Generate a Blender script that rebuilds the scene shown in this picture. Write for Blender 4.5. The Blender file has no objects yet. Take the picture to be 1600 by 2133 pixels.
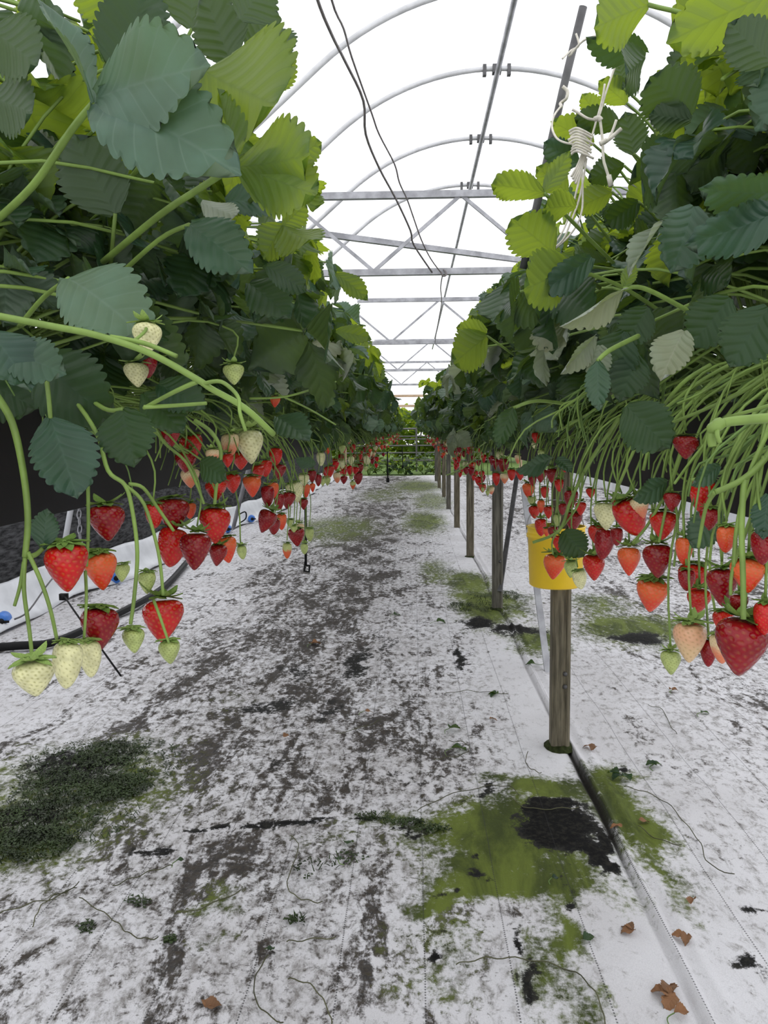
import bpy, math, random
import numpy as np
from mathutils import Vector, Matrix
rng = random.Random(7)
nr = np.random.RandomState(11)
SC = bpy.context.scene
COL = SC.collection
F, W_, H_ = 1770.0, 1600.0, 2133.0
CAMH = 1.1

# ------------------------------------------------------------------ camera
yc = Vector((60, 166.5, -F)).normalized()
s_ = -0.009
e_ = (s_ * yc.x + yc.y) / -yc.z
zc = Vector((s_, 1, e_))
zc = (zc - yc * zc.dot(yc)).normalized()
xc = yc.cross(zc).normalized()
# columns of R: camera axes in world; rows of M: world axes in camera
R = Matrix(((xc.x, xc.y, xc.z), (yc.x, yc.y, yc.z), (zc.x, zc.y, zc.z)))
CAM = Vector((0, 0, CAMH))
cd = bpy.data.cameras.new('camera')
cam = bpy.data.objects.new('camera', cd)
COL.objects.link(cam)
cam.matrix_world = Matrix.Translation(CAM) @ R.to_4x4()
cd.sensor_fit = 'VERTICAL'
cd.sensor_height = 24.0
cd.lens = F / H_ * 24.0
cd.clip_start = 0.02
cd.clip_end = 300
SC.camera = cam
RT = R.transposed()

def ray(px, py):
    return R @ Vector((px - W_ / 2, H_ / 2 - py, -F))

def P(px, py, z):
    d = ray(px, py)
    return CAM + d * (z / d.y)

def G(px, py, h=0.0):
    d = ray(px, py)
    return CAM + d * ((h - CAMH) / d.z)

def proj(v):
    c = RT @ (Vector(v) - CAM)
    if c.z > -0.01:
        return None
    return (W_ / 2 + F * c.x / -c.z, H_ / 2 - F * c.y / -c.z)

# ------------------------------------------------------------------ render look
SC.view_settings.view_transform = 'Standard'
SC.view_settings.look = 'None'
SC.view_settings.gamma = 1
SC.view_settings.exposure = 0.08
SC.view_settings.use_curve_mapping = False
cy = SC.cycles
cy.max_bounces = 7
cy.diffuse_bounces = 4
cy.glossy_bounces = 2
cy.transmission_bounces = 5
cy.transparent_max_bounces = 10
cy.caustics_reflective = False
cy.caustics_refractive = False
cy.use_denoising = True

# ------------------------------------------------------------------ node helpers
class NT:
    def __init__(self, name):
        self.m = bpy.data.materials.new(name)
        self.m.use_nodes = True
        self.t = self.m.node_tree
        self.t.nodes.clear()
        self.out = self.t.nodes.new('ShaderNodeOutputMaterial')

    def n(self, typ, props=None, **ins):
        nd = self.t.nodes.new(typ)
        for k, v in (props or {}).items():
            setattr(nd, k, v)
        for k, v in ins.items():
            self.set(nd, k, v)
        return nd

    def set(self, nd, k, v):
        if isinstance(k, str) and k.startswith('i') and k[1:].isdigit():
            sock = nd.inputs[int(k[1:])]
        else:
            sock = nd.inputs[k.replace('__', ' ')]
        if isinstance(v, bpy.types.NodeSocket):
            self.t.links.new(v, sock)
        elif isinstance(v, (tuple, list)) and len(v) == 3 and sock.type == 'RGBA':
            sock.default_value = (*v, 1)
        else:
            sock.default_value = v

    def math(self, op, a, b=0.0, c=0.0, clamp=False):
        nd = self.n('ShaderNodeMath', {'operation': op, 'use_clamp': clamp}, i0=a, i1=b, i2=c)
        return nd.outputs[0]

    def mix(self, f, a, b):
        nd = self.n('ShaderNodeMix', {'data_type': 'RGBA'})
        self.set(nd, 'i0', f)
        self.set(nd, 'i6', a if isinstance(a, bpy.types.NodeSocket) else (*a, 1))
        self.set(nd, 'i7', b if isinstance(b, bpy.types.NodeSocket) else (*b, 1))
        return nd.outputs[2]

    def ss(self, v, lo, hi, a=0.0, b=1.0):
        nd = self.n('ShaderNodeMapRange', {'interpolation_type': 'SMOOTHSTEP'}, i0=v, i1=lo, i2=hi, i3=a, i4=b)
        return nd.outputs[0]

    def noise(self, vec, scale, detail=4, rough=0.5, dist=0.0):
        nd = self.n('ShaderNodeTexNoise', None, Scale=scale, Detail=detail, Roughness=rough, Distortion=dist)
        self.t.links.new(vec, nd.inputs['Vector'])
        return nd.outputs['Fac']

    def mapping(self, vec, scale=(1, 1, 1), rot=(0, 0, 0), loc=(0, 0, 0)):
        nd = self.n('ShaderNodeMapping')
        self.t.links.new(vec, nd.inputs['Vector'])
        nd.inputs['Scale'].default_value = scale
        nd.inputs['Rotation'].default_value = rot
        nd.inputs['Location'].default_value = loc
        return nd.outputs[0]

    def obj(self):
        return self.n('ShaderNodeTexCoord').outputs['Object']

    def attr(self, name):
        return self.n('ShaderNodeAttribute', {'attribute_name': name}).outputs['Fac']

    def bump(self, h, strength=0.5, dist=0.01):
        return self.n('ShaderNodeBump', None, Strength=strength, Distance=dist, Height=h).outputs[0]

    def bsdf(self, color, rough=0.5, spec=0.5, metal=0.0, normal=None, **kw):
        nd = self.n('ShaderNodeBsdfPrincipled')
        self.set(nd, 'Base Color', color if isinstance(color, bpy.types.NodeSocket) else (*color, 1))
        self.set(nd, 'Roughness', rough)
        self.set(nd, 'Specular IOR Level', spec)
        self.set(nd, 'Metallic', metal)
        if normal is not None:
            self.set(nd, 'Normal', normal)
        for k, v in kw.items():
            self.set(nd, k, v)
        return nd.outputs[0]

    def finish(self, shader):
        self.t.links.new(shader, self.out.inputs['Surface'])
        return self.m

def simple(name, color, rough=0.5, spec=0.4, metal=0.0, var=0.15, scale=30.0, bump=0.0, stretch=(1, 1, 1), bdist=0.003):
    t = NT(name)
    v = t.mapping(t.obj(), stretch)
    nz = t.noise(v, scale, 4, 0.6)
    dark = tuple(c * (1 - var) for c in color)
    light = tuple(min(1, c * (1 + var)) for c in color)
    colr = t.mix(t.ss(nz, 0.3, 0.7), dark, light)
    nrm = t.bump(nz, bump, bdist) if bump else None
    return t.finish(t.bsdf(colr, rough, spec, metal, nrm))

def leaf_material(name, top, under, trans, tfac=0.34, rough=0.46, spec=0.36):
    t = NT(name)
    uv = t.n('ShaderNodeTexCoord').outputs['UV']
    sep = t.n('ShaderNodeSeparateXYZ')
    t.t.links.new(uv, sep.inputs[0])
    side = t.math('MULTIPLY', t.math('ABSOLUTE', t.math('SUBTRACT', sep.outputs[0], 0.5)), 2.0)
    ph = t.math('MULTIPLY', t.math('SUBTRACT', sep.outputs[1], t.math('MULTIPLY', side, 0.34)), 6.5)
    saw = t.math('ABSOLUTE', t.math('SUBTRACT', t.math('FRACT', ph), 0.5))     # .5 at a vein, 0 between
    vein = t.ss(saw, 0.44, 0.5)
    mid = t.ss(side, 0.06, 0.0)
    vein = t.math('MAXIMUM', vein, mid)
    oi = t.n('ShaderNodeObjectInfo').outputs['Random']
    nz = t.noise(t.obj(), 25.0, 3)
    isl = t.n('ShaderNodeNewGeometry')
    rv = t.math('FRACT', t.math('ADD', oi, isl.outputs['Random Per Island']))
    dk = tuple(c * 0.72 for c in top)
    lt = (top[0] * 1.45, top[1] * 1.22, top[2] * 0.95)
    c1 = t.mix(rv, dk, lt)
    c1 = t.mix(t.math('MULTIPLY', t.ss(nz, 0.35, 0.75), 0.4), c1, tuple(c * 1.5 for c in top))
    c1 = t.mix(t.math('MULTIPLY', vein, 0.22), c1, (top[0] * 2.6, top[1] * 2.0, top[2] * 2.0))
    cu = t.mix(t.math('MULTIPLY', vein, 0.4), under, tuple(min(1, c * 1.5) for c in under))
    col = t.mix(isl.outputs['Backfacing'], c1, cu)
    h = t.math('ADD', t.math('MULTIPLY', t.ss(saw, 0.5, 0.1), 0.8), t.math('MULTIPLY', nz, 0.5))
    nrm = t.bump(h, 0.35, 0.003)
    b = t.bsdf(col, rough, spec, 0.0, nrm)
    tr = t.n('ShaderNodeBsdfTranslucent')
    tc = t.mix(t.math('MULTIPLY', vein, 0.5), trans, tuple(c * 0.6 for c in trans))
    t.set(tr, 'Color', tc)
    t.set(tr, 'Normal', nrm)
    mx = t.n('ShaderNodeMixShader')
    t.set(mx, 'i0', tfac)
    t.set(mx, 'i1', b)
    t.set(mx, 'i2', tr.outputs[0])
    return t.finish(mx.outputs[0])

def berry_material(name, main, top=None, tip=None, seed=(0.45, 0.30, 0.06), rough=0.22, tmid=(0.25, 0.75)):
    t = NT(name)
    a = t.attr('seed')
    ax = t.attr('along')
    nz = t.noise(t.obj(), 2.2, 3)
    col = main
    if top is not None:
        f = t.math('ADD', ax, t.math('MULTIPLY', t.math('SUBTRACT', nz, 0.5), 0.6))
        col = t.mix(t.ss(f, tmid[0], tmid[1]), top, main)
    else:
        col = t.mix(t.ss(nz, 0.3, 0.7), tuple(c * 0.8 for c in main), tuple(min(1, c * 1.15) for c in main))
    col = t.mix(t.math('MULTIPLY', a, 0.6), col, seed)
    b = t.bsdf(col, rough, 0.16, 0.0, None, Coat__Weight=0.5, Coat__Roughness=0.07, Coat__IOR=1.45)
    return t.finish(b)

M = {}
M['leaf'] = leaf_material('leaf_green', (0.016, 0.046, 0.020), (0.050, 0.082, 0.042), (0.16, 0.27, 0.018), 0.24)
M['leaf_light'] = leaf_material('leaf_pale_backlit', (0.038, 0.095, 0.018), (0.085, 0.14, 0.040), (0.46, 0.60, 0.040), 0.48)  # backlit yellow-green brightness put into the colour, mostly for high leaves
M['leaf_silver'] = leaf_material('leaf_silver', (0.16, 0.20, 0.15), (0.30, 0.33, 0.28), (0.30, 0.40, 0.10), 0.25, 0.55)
M['leaf_blue'] = leaf_material('leaf_bluish_sheen', (0.036, 0.082, 0.056), (0.075, 0.115, 0.075), (0.14, 0.25, 0.03), 0.22, 0.38)  # bluish sheen of the sky painted into the leaf colour
M['leaf_sheen'] = leaf_material('leaf_sheen', (0.075, 0.140, 0.105), (0.10, 0.15, 0.09), (0.20, 0.34, 0.05), 0.25, 0.5)  # brighter blue-white sheen highlight painted as a paler leaf colour
M['leaf_dead'] = leaf_material('leaf_dead', (0.22, 0.13, 0.08), (0.25, 0.16, 0.10), (0.25, 0.12, 0.04), 0.15, 0.8, 0.2)
M['stem'] = simple('stem_green', (0.17, 0.26, 0.055), 0.5, 0.35, var=0.25, scale=18)
M['stem_dark'] = simple('stem_olive', (0.12, 0.20, 0.05), 0.55, 0.3, var=0.3, scale=18)
M['runner'] = simple('dry_runner', (0.085, 0.085, 0.045), 0.7, 0.2, var=0.4, scale=8)
M['calyx'] = simple('calyx_green', (0.15, 0.25, 0.05), 0.55, 0.3, var=0.3, scale=40)
M['calyx_pale'] = simple('calyx_pale', (0.26, 0.38, 0.10), 0.55, 0.3, var=0.25, scale=40)
BM = {
    'deep': berry_material('berry_deep_red', (0.22, 0.002, 0.007), seed=(0.30, 0.10, 0.03)),
    'red': berry_material('berry_red', (0.48, 0.009, 0.008), seed=(0.40, 0.17, 0.03)),
    'orange': berry_material('berry_orange_red', (0.62, 0.045, 0.016), top=(0.66, 0.11, 0.03), seed=(0.42, 0.20, 0.05)),
    'blush': berry_material('berry_blush', (0.68, 0.20, 0.10), top=(0.66, 0.52, 0.30), seed=(0.40, 0.24, 0.08), rough=0.35),
    'peach': berry_material('berry_peach', (0.66, 0.46, 0.25), top=(0.68, 0.38, 0.22), seed=(0.36, 0.24, 0.08), rough=0.35),
    'cream': berry_material('berry_cream', (0.68, 0.66, 0.36), seed=(0.22, 0.21, 0.04), rough=0.4),
    'green': berry_material('berry_pale_green', (0.40, 0.47, 0.16), seed=(0.13, 0.16, 0.03), rough=0.45),
    'halfripe': berry_material('berry_half_ripe', (0.62, 0.10, 0.03), top=(0.42, 0.46, 0.17), seed=(0.30, 0.20, 0.05), rough=0.35, tmid=(0.40, 0.55)),
}
ADJ = {'deep': 'dark red', 'red': 'bright red', 'orange': 'orange-red', 'blush': 'pinkish half-ripe', 'peach': 'peach-coloured', 'cream': 'creamy white',
       'green': 'small pale green', 'halfripe': 'green-topped orange'}
M['wood'] = simple('weathered_wood', (0.135, 0.118, 0.082), 0.8, 0.2, var=0.45, scale=14, bump=0.3, stretch=(6, 6, 0.5))
M['wood_old'] = simple('grey_wood', (0.115, 0.108, 0.088), 0.85, 0.2, var=0.4, scale=14, bump=0.3, stretch=(6, 6, 0.5))
M['steel'] = simple('galvanised_steel', (0.36, 0.36, 0.38), 0.45, 0.5, 0.6, var=0.25, scale=9)
M['hoop'] = simple('hoop_tube', (0.60, 0.60, 0.61), 0.5, 0.4, 0.3, var=0.12, scale=9)  # grey lightened to carry the bloom of the bright sky
M['dark_tube'] = simple('dull_grey_tube', (0.10, 0.098, 0.10), 0.5, 0.5, 0.3, var=0.3, scale=20)
M['black'] = simple('black_plastic', (0.005, 0.005, 0.0055), 0.55, 0.2, var=0.3, scale=10)
M['blue'] = simple('blue_plastic', (0.05, 0.19, 0.60), 0.4, 0.4, var=0.1)
M['yellow'] = simple('yellow_plastic', (0.90, 0.60, 0.025), 0.42, 0.45, var=0.05, scale=6)
M['white'] = simple('white_plastic', (0.66, 0.67, 0.70), 0.45, 0.4, var=0.1, scale=5)
M['twine'] = simple('white_twine', (0.70, 0.66, 0.58), 0.8, 0.2, var=0.18, scale=60)
M['wire'] = simple('grey_wire', (0.16, 0.14, 0.14), 0.5, 0.4, 0.2, var=0.2)
M['net'] = simple('dark_netting', (0.045, 0.045, 0.047), 0.85, 0.15, var=0.85, scale=26, bump=0.4, stretch=(1, 0.4, 2))
M['soil'] = simple('dark_compost', (0.025, 0.02, 0.016), 0.95, 0.1, var=0.5, scale=60, bump=0.6)
M['weed'] = simple('weed_green', (0.030, 0.048, 0.014), 0.6, 0.25, var=0.5, scale=9)
M['moss'] = simple('moss_dark', (0.028, 0.036, 0.012), 0.9, 0.1, var=0.5, scale=40, bump=0.6)
M['earth'] = simple('outside_ground', (0.10, 0.16, 0.04), 0.9, 0.1, var=0.4, scale=3)
M['timber'] = simple('pale_timber', (0.50, 0.36, 0.24), 0.7, 0.3, var=0.2, scale=6)

def film_material():
    t = NT('polythene_film')
    nz = t.noise(t.mapping(t.obj(), (1, 0.4, 1)), 1.5, 3)
    tr = t.n('ShaderNodeBsdfTransparent', None, Color=(0.98, 0.98, 1.0))
    tl = t.n('ShaderNodeBsdfTranslucent', None, Color=(0.95, 0.95, 0.97))
    mx = t.n('ShaderNodeMixShader')
    t.set(mx, 'i0', t.ss(nz, 0.2, 0.8, 0.10, 0.22))
    t.set(mx, 'i1', tr.outputs[0])
    t.set(mx, 'i2', tl.outputs[0])
    return t.finish(mx.outputs[0])
M['film'] = film_material()

# ------------------------------------------------------------------ world
w = bpy.data.worlds.new('overcast_sky')
SC.world = w
w.use_nodes = True
bg = w.node_tree.nodes['Background']
bg.inputs[0].default_value = (0.97, 0.985, 1.0, 1)
bg.inputs[1].default_value = 1.45

# ------------------------------------------------------------------ mesh builder
class MB:
    def __init__(self):
        self.v, self.f, self.mi, self.uv = [], [], [], []
        self.attrs = {}

    def add(self, verts, faces, mat=0, uvs=None):
        o = len(self.v)
        self.v += [tuple(p) for p in verts]
        self.f += [tuple(i + o for i in q) for q in faces]
        self.mi += [mat] * len(faces)
        self.uv += list(uvs) if uvs is not None else [(0.5, 0.5)] * len(verts)

    def addmb(self, other, mtx=None):
        vs = [mtx @ Vector(p) for p in other.v] if mtx is not None else other.v
        o = len(self.v)
        self.v += [tuple(p) for p in vs]
        self.f += [tuple(i + o for i in q) for q in other.f]
        self.mi += other.mi
        self.uv += other.uv

    def tube(self, pts, rad, sides=6, mat=0, cap=True):
        pts = [Vector(p) for p in pts]
        n = len(pts)
        rads = rad if isinstance(rad, (list, tuple)) else [rad] * n
        vs, fs = [], []
        tan = [(pts[min(i + 1, n - 1)] - pts[max(i - 1, 0)]).normalized() for i in range(n)]
        up = Vector((0, 0, 1)) if abs(tan[0].z) < 0.9 else Vector((1, 0, 0))
        nrm = tan[0].cross(up).normalized()
        for i in range(n):
            nrm = (nrm - tan[i] * nrm.dot(tan[i]))
            nrm = nrm.normalized() if nrm.length > 1e-6 else tan[i].orthogonal().normalized()
            b = tan[i].cross(nrm)
            for k in range(sides):
                a = 2 * math.pi * k / sides
                vs.append(pts[i] + (nrm * math.cos(a) + b * math.sin(a)) * rads[i])
        for i in range(n - 1):
            for k in range(sides):
                k2 = (k + 1) % sides
                fs.append((i * sides + k, i * sides + k2, (i + 1) * sides + k2, (i + 1) * sides + k))
        if cap:
            fs.append(tuple(reversed(range(sides))))
            fs.append(tuple((n - 1) * sides + k for k in range(sides)))
        self.add(vs, fs, mat)

    def box(self, c, size, mat=0, mtx=None, bev=0.0):
        sx, sy, sz = (s / 2 for s in size)
        if bev:
            prof = [(sx - bev, -sy), (sx, -sy + bev), (sx, sy - bev), (sx - bev, sy), (-sx + bev, sy), (-sx, sy - bev), (-sx, -sy + bev), (-sx + bev, -sy)]
        else:
            prof = [(sx, -sy), (sx, sy), (-sx, sy), (-sx, -sy)]
        n = len(prof)
        vs = [Vector((x, y, -sz)) for x, y in prof] + [Vector((x, y, sz)) for x, y in prof]
        fs = [tuple(reversed(range(n))), tuple(range(n, 2 * n))] + [(i, (i + 1) % n, n + (i + 1) % n, n + i) for i in range(n)]
        if mtx is not None:
            vs = [mtx @ p for p in vs]
        self.add([p + Vector(c) for p in vs], fs, mat)

    def bar(self, a, b, w, h, mat=0):
        a, b = Vector(a), Vector(b)
        d = (b - a)
        q = d.to_track_quat('Z', 'Y').to_matrix()
        self.box((a + b) / 2, (w, h, d.length), mat, q)

    def lathe(self, prof, sides=32, mat=0, close=False):
        vs, fs = [], []
        n = len(prof)
        for r, z in prof:
            for k in range(sides):
                a = 2 * math.pi * k / sides
                vs.append((r * math.cos(a), r * math.sin(a), z))
        for i in range(n - 1):
            for k in range(sides):
                k2 = (k + 1) % sides
                fs.append((i * sides + k, i * sides + k2, (i + 1) * sides + k2, (i + 1) * sides + k))
        self.add(vs, fs, mat)

    def mesh(self, name, mats, smooth=True):
        me = bpy.data.meshes.new(name)
        me.from_pydata(self.v, [], self.f)
        for m in mats:
            me.materials.append(m)
        me.polygons.foreach_set('material_index', self.mi)
        if smooth:
            me.polygons.foreach_set('use_smooth', [True] * len(self.f))
        uvl = me.uv_layers.new(name='UVMap')
        li = np.empty(len(me.loops), dtype=np.int32)
        me.loops.foreach_get('vertex_index', li)
        uv = np.array(self.uv, dtype=np.float32)[li]
        uvl.data.foreach_set('uv', uv.ravel())
        for k, arr in self.attrs.items():
            at = me.attributes.new(k, 'FLOAT', 'POINT')
            at.data.foreach_set('value', np.asarray(arr, dtype=np.float32))
        me.update()
        return me

def link(name, me, parent=None, loc=None, rot=None, scale=None):
    o = bpy.data.objects.new(name, me)
    COL.objects.link(o)
    if parent is not None:
        o.parent = parent
    if loc is not None:
        o.location = loc
    if rot is not None:
        o.rotation_euler = rot
    if scale is not None:
        o.scale = scale if hasattr(scale, '__len__') else (scale,) * 3
    return o

def child_world(name, me, parent, pm):
    """child whose mesh is in world coordinates; pm = parent's world matrix"""
    o = link(name, me, parent)
    o.matrix_parent_inverse = pm.inverted()
    return o

def tag(o, label, cat, group=None):
    o['label'] = label
    o['category'] = cat
    if group:
        o['group'] = group
    return o

def empty(name, loc, label=None, cat=None, group=None, rotz=0):
    o = bpy.data.objects.new(name, None)
    COL.objects.link(o)
    o.location = loc
    o.rotation_euler = (0, 0, rotz)
    o.empty_display_size = 0.05
    if label:
        tag(o, label, cat, group)
    return o

def struct(o):
    o['kind'] = 'structure'
    return o

def smooth_path(pts, k=4):
    pts = [Vector(p) for p in pts]
    if len(pts) < 3:
        return pts
    out = []
    n = len(pts)
    for i in range(n - 1):
        p0, p1, p2, p3 = pts[max(i - 1, 0)], pts[i], pts[i + 1], pts[min(i + 2, n - 1)]
        for j in range(k):
            t = j / k
            out.append(0.5 * ((2 * p1) + (p2 - p0) * t + (2 * p0 - 5 * p1 + 4 * p2 - p3) * t * t + (3 * p1 - p0 - 3 * p2 + p3) * t ** 3))
    out.append(pts[-1])
    return out

def lerp(a, b, t):
    return a + (b - a) * t

def interp(xs, x):
    if x <= xs[0][0]:
        return xs[0][1]
    for (a, b), (c, d) in zip(xs, xs[1:]):
        if x <= c:
            return b + (d - b) * (x - a) / (c - a)
    return xs[-1][1]

# ------------------------------------------------------------------ FLOOR
XR = 0.513          # right row (post line)
XL = -0.60          # left row
ROW_END = 21.0
def make_floor():
    xs = sorted(set([round(v, 4) for v in list(np.arange(-1.7, 1.7, 0.02)) + list(np.arange(0.48, 0.64, 0.006))] + [-4, -3.2, -2.7, -2.4, -2.1, -1.9, 1.9, 2.2, 2.6, 3.0, 3.5, 4.0]))
    ys = [-1.0, -0.4, 0.2, 0.7]
    y, st = 1.0, 0.014
    while y < 21.6:
        ys.append(y)
        y += st
        st = min(0.012 * y, 0.16) if y > 1.3 else 0.014
    ys.append(21.6)
    xs = np.array(xs); ys = np.array(ys)
    X, Y = np.meshgrid(xs, ys)
    def vn(x, y, s, seed):
        r = np.random.RandomState(seed).rand(64, 64)
        u, v = x * s, y * s
        i, j = np.floor(u).astype(int), np.floor(v).astype(int)
        a, b = u - i, v - j
        a = a * a * (3 - 2 * a); b = b * b * (3 - 2 * b)
        g = lambda p, q: r[p % 64, q % 64]
        return (g(i, j) * (1 - a) + g(i + 1, j) * a) * (1 - b) + (g(i, j + 1) * (1 - a) + g(i + 1, j + 1) * a) * b
    Z = 0.012 * (vn(X, Y, 2.5, 1) - 0.5) + 0.007 * (vn(X, Y * 0.6, 9, 2) - 0.5)
    left = np.clip((0.1 - X) / 0.5, 0, 1)
    Z += left * 0.016 * (vn(X * 1.2 + Y * 0.5, Y * 0.45, 7, 3) - 0.5)
    # fold of the overlapping sheets along the post line
    xf = 0.548 + 0.012 * (vn(X * 0, Y, 1.2, 4) - 0.5) + 0.006 * np.sin(Y * 3.1)
    d = (X - xf)
    Z += 0.012 * np.exp(-(d / 0.009) ** 2) + 0.006 * np.exp(-((d - 0.045) / 0.014) ** 2)
    wide = np.exp(-((Y - 2.6) / 0.42) ** 2)
    Z -= (0.006 + 0.012 * wide) * np.exp(-((d + 0.018) / 0.009) ** 2)
    Z = np.where((X < -1.75) | (X > 1.75), 0.0, Z)
    # stains
    jx = X + 0.10 * (vn(X, Y, 9, 20) - 0.5) + 0.05 * (vn(X, Y, 25, 22) - 0.5)
    jy = Y + 0.16 * (vn(X, Y, 8, 21) - 0.5) + 0.06 * (vn(X, Y, 22, 23) - 0.5)
    def blobs(lst, gk=1.0):
        A = np.zeros_like(X)
        for px, py, rx, ry, s in lst:
            c = G(px, py)
            q = ((jx - c.x) / rx) ** 2 + ((jy - c.y) / ry) ** 2
            A = np.maximum(A, s * np.clip(1.35 * np.exp(-0.9 * q / gk ** 2) - 0.12, 0, 1))
        return A
    algae = blobs([(1070, 1750, .20, .20, 1), (960, 1720, .12, .09, .7), (1150, 1660, .12, .08, .9), (1310, 1700, .08, .24, .95), (1370, 1790, .05, .16, .7),
                   (1000, 1820, .13, .09, .95), (930, 1870, .07, .07, .9), (1180, 1850, .06, .14, .8), (820, 1705, .13, .05, .6), (1040, 1640, .08, .06, .7),
                   (1010, 1262, .15, .55, .95), (970, 1215, .15, .5, .8), (1060, 1255, .14, .4, .7), (1110, 1330, .13, .3, .8), (1320, 1310, .28, .35, .8),
                   (1250, 1260, .18, .3, .6), (885, 1085, .25, 1.2, .75), (690, 1100, .5, 1.2, .6), (910, 1190, .12, .6, .6), (900, 1042, .3, 2.0, .6),
                   (870, 1012, .5, 2.0, .7), (150, 1640, .3, .34, .6), (60, 1740, .2, .22, .7), (500, 1460, .15, .2, .2), (900, 1955, .1, .1, .4), (690, 1750, .08, .05, .3),
                   (880, 2060, .08, .08, .35), (470, 1865, .05, .04, .5), (450, 1940, .05, .04, .35), (1190, 1990, .03, .13, .8), (1150, 2050, .035, .13, .6), (800, 1030, .4, 1.5, .5), (1240, 1640, .12, .10, .8), (1190, 1840, .10, .10, .8), (1110, 1830, .12, .10, .9)], 1.25)
    black = blobs([(1180, 1735, .10, .13, 1.0), (1130, 1700, .06, .06, 1.), (1235, 1790, .05, .08, 1.), (1200, 1690, .06, .05, .9), (1265, 1800, .018, .12, .9),
                   (985, 1800, .035, .03, .6), (1010, 1665, .04, .05, .6), (930, 1845, .03, .04, .6), (870, 1990, .035, .025, .9), (850, 1620, .06, .08, .35),
                   (760, 1700, .06, .025, .7), (850, 1715, .09, .025, .6), (1000, 1298, .10, .16, .9), (1085, 1312, .12, .16, .9), (1330, 1330, .16, .12, .75),
                   (965, 1370, .03, .35, .7), (1200, 1890, .018, .14, .6), (1120, 2000, .02, .09, .7), (1150, 2090, .018, .09, .6),
                   (150, 1600, .2, .22, .55), (60, 1720, .14, .22, .5), (620, 1395, .12, .20, .45), (570, 1470, .14, .15, .5), (735, 1380, .07, .30, .6),
                   (300, 1790, .06, .05, .6), (480, 1715, .18, .025, .7), (620, 1700, .12, .02, .7), (580, 1600, .08, .10, .4), (800, 1340, .08, .3, .4), (690, 1480, .05, .2, .45),
                   (1360, 1600, .03, .03, .6), (1285, 1620, .03, .04, .7), (1560, 1905, .05, .05, .6), (1590, 2000, .05, .05, .6), (860, 1940, .09, .10, .3), (545, 1980, .03, .03, .4)])
    # walked, dirty strip of the aisle
    dirt = 0.215 * np.clip(1.2 - np.abs(X + 0.55) / 0.85, 0, 1) + 0.05 * np.clip((Y - 2.0) / 2.0, 0, 1) * (X < 0.2)
    dirt += 0.03 * np.clip((Y - 5) / 4, 0, 1) + 0.10 * (vn(X, Y * 0.6, 1.6, 31) - 0.4)
    dirt -= 0.10 * np.clip((1.9 - Y) / 0.5, 0, 1) + 0.18 * np.exp(-((X - 0.50) / 0.12) ** 2)
    dirt += 0.16 * np.clip((X - 0.75) / 0.5, 0, 1)
    slit = np.clip(1.3 * np.exp(-((d + 0.018) / (0.0045 + 0.010 * wide)) ** 2) * np.clip(0.25 + 1.2 * wide + 0.8 * (vn(X * 0, Y, 2.1, 6) - .3), 0, 1), 0, 0.97)
    nx, ny = len(xs), len(ys)
    m = MB()
    m.v = np.stack([X.ravel(), Y.ravel(), Z.ravel()], 1).tolist()
    idx = np.arange(nx * ny).reshape(ny, nx)
    q = np.stack([idx[:-1, :-1].ravel(), idx[:-1, 1:].ravel(), idx[1:, 1:].ravel(), idx[1:, :-1].ravel()], 1)
    m.f = q.tolist()
    m.mi = [0] * len(m.f)
    m.uv = [(0, 0)] * len(m.v)
    m.attrs = {'algae': algae.ravel(), 'black': black.ravel(), 'dirt': dirt.ravel(), 'slit': slit.ravel()}
    t = NT('woven_ground_cover')
    o = t.obj()
    sep = t.n('ShaderNodeSeparateXYZ')
    t.t.links.new(o, sep.inputs[0])
    n1 = t.noise(t.mapping(o, (1.25, 0.42, 1), (0, 0, 0.30)), 5.2, 9, 0.68, 0.7)
    n2 = t.noise(o, 60, 5, 0.7)
    n3 = t.noise(t.mapping(o, (1.3, 0.7, 1)), 24, 5, 0.75, 0.3)
    n4 = t.noise(o, 2.0, 3, 0.5)
    weave = t.noise(o, 420, 2, 0.5)
    base = t.mix(t.ss(n4, 0.3, 0.7), (0.61, 0.595, 0.61), (0.72, 0.71, 0.735))
    base = t.mix(t.math('MULTIPLY', t.ss(weave, 0.35, 0.7), 0.22), base, (0.32, 0.31, 0.32))
    da = t.attr('dirt')
    # thin grime
    gr = t.ss(t.math('ADD', n3, t.math('MULTIPLY', da, 0.40)), 0.47, 0.74)
    base = t.mix(t.math('MULTIPLY', gr, 0.8), base, (0.15, 0.135, 0.118))
    sp = t.ss(t.math('ADD', n2, t.math('MULTIPLY', da, 0.30)), 0.60, 0.69)
    base = t.mix(t.math('MULTIPLY', sp, 0.6), base, (0.055, 0.048, 0.038))
    # dark caked dirt
    dk = t.math('ADD', t.math('ADD', t.math('MULTIPLY', n1, 0.62), t.math('MULTIPLY', n3, 0.38)), t.math('MULTIPLY', da, 0.42))
    dkm = t.ss(t.math('ADD', dk, t.math('MULTIPLY', t.math('SUBTRACT', n2, 0.5), 0.20)), 0.562, 0.648)
    base = t.mix(t.math('MULTIPLY', dkm, 0.92), base, t.mix(t.ss(n2, 0.4, 0.6), (0.012, 0.009, 0.006), (0.036, 0.026, 0.016)))
    # algae
    al = t.math('ADD', t.attr('algae'), t.math('MULTIPLY', t.math('SUBTRACT', t.math('ADD', t.math('MULTIPLY', n3, 0.5), t.math('MULTIPLY', n2, 0.5)), 0.5), 2.4))
    alm = t.ss(al, 0.15, 0.75)
    alc = t.mix(t.ss(n1, 0.35, 0.65), (0.036, 0.050, 0.007), (0.125, 0.160, 0.022))
    base = t.mix(t.math('MULTIPLY', alm, t.ss(t.attr('algae'), 0.02, 0.2)), base, alc)
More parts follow.
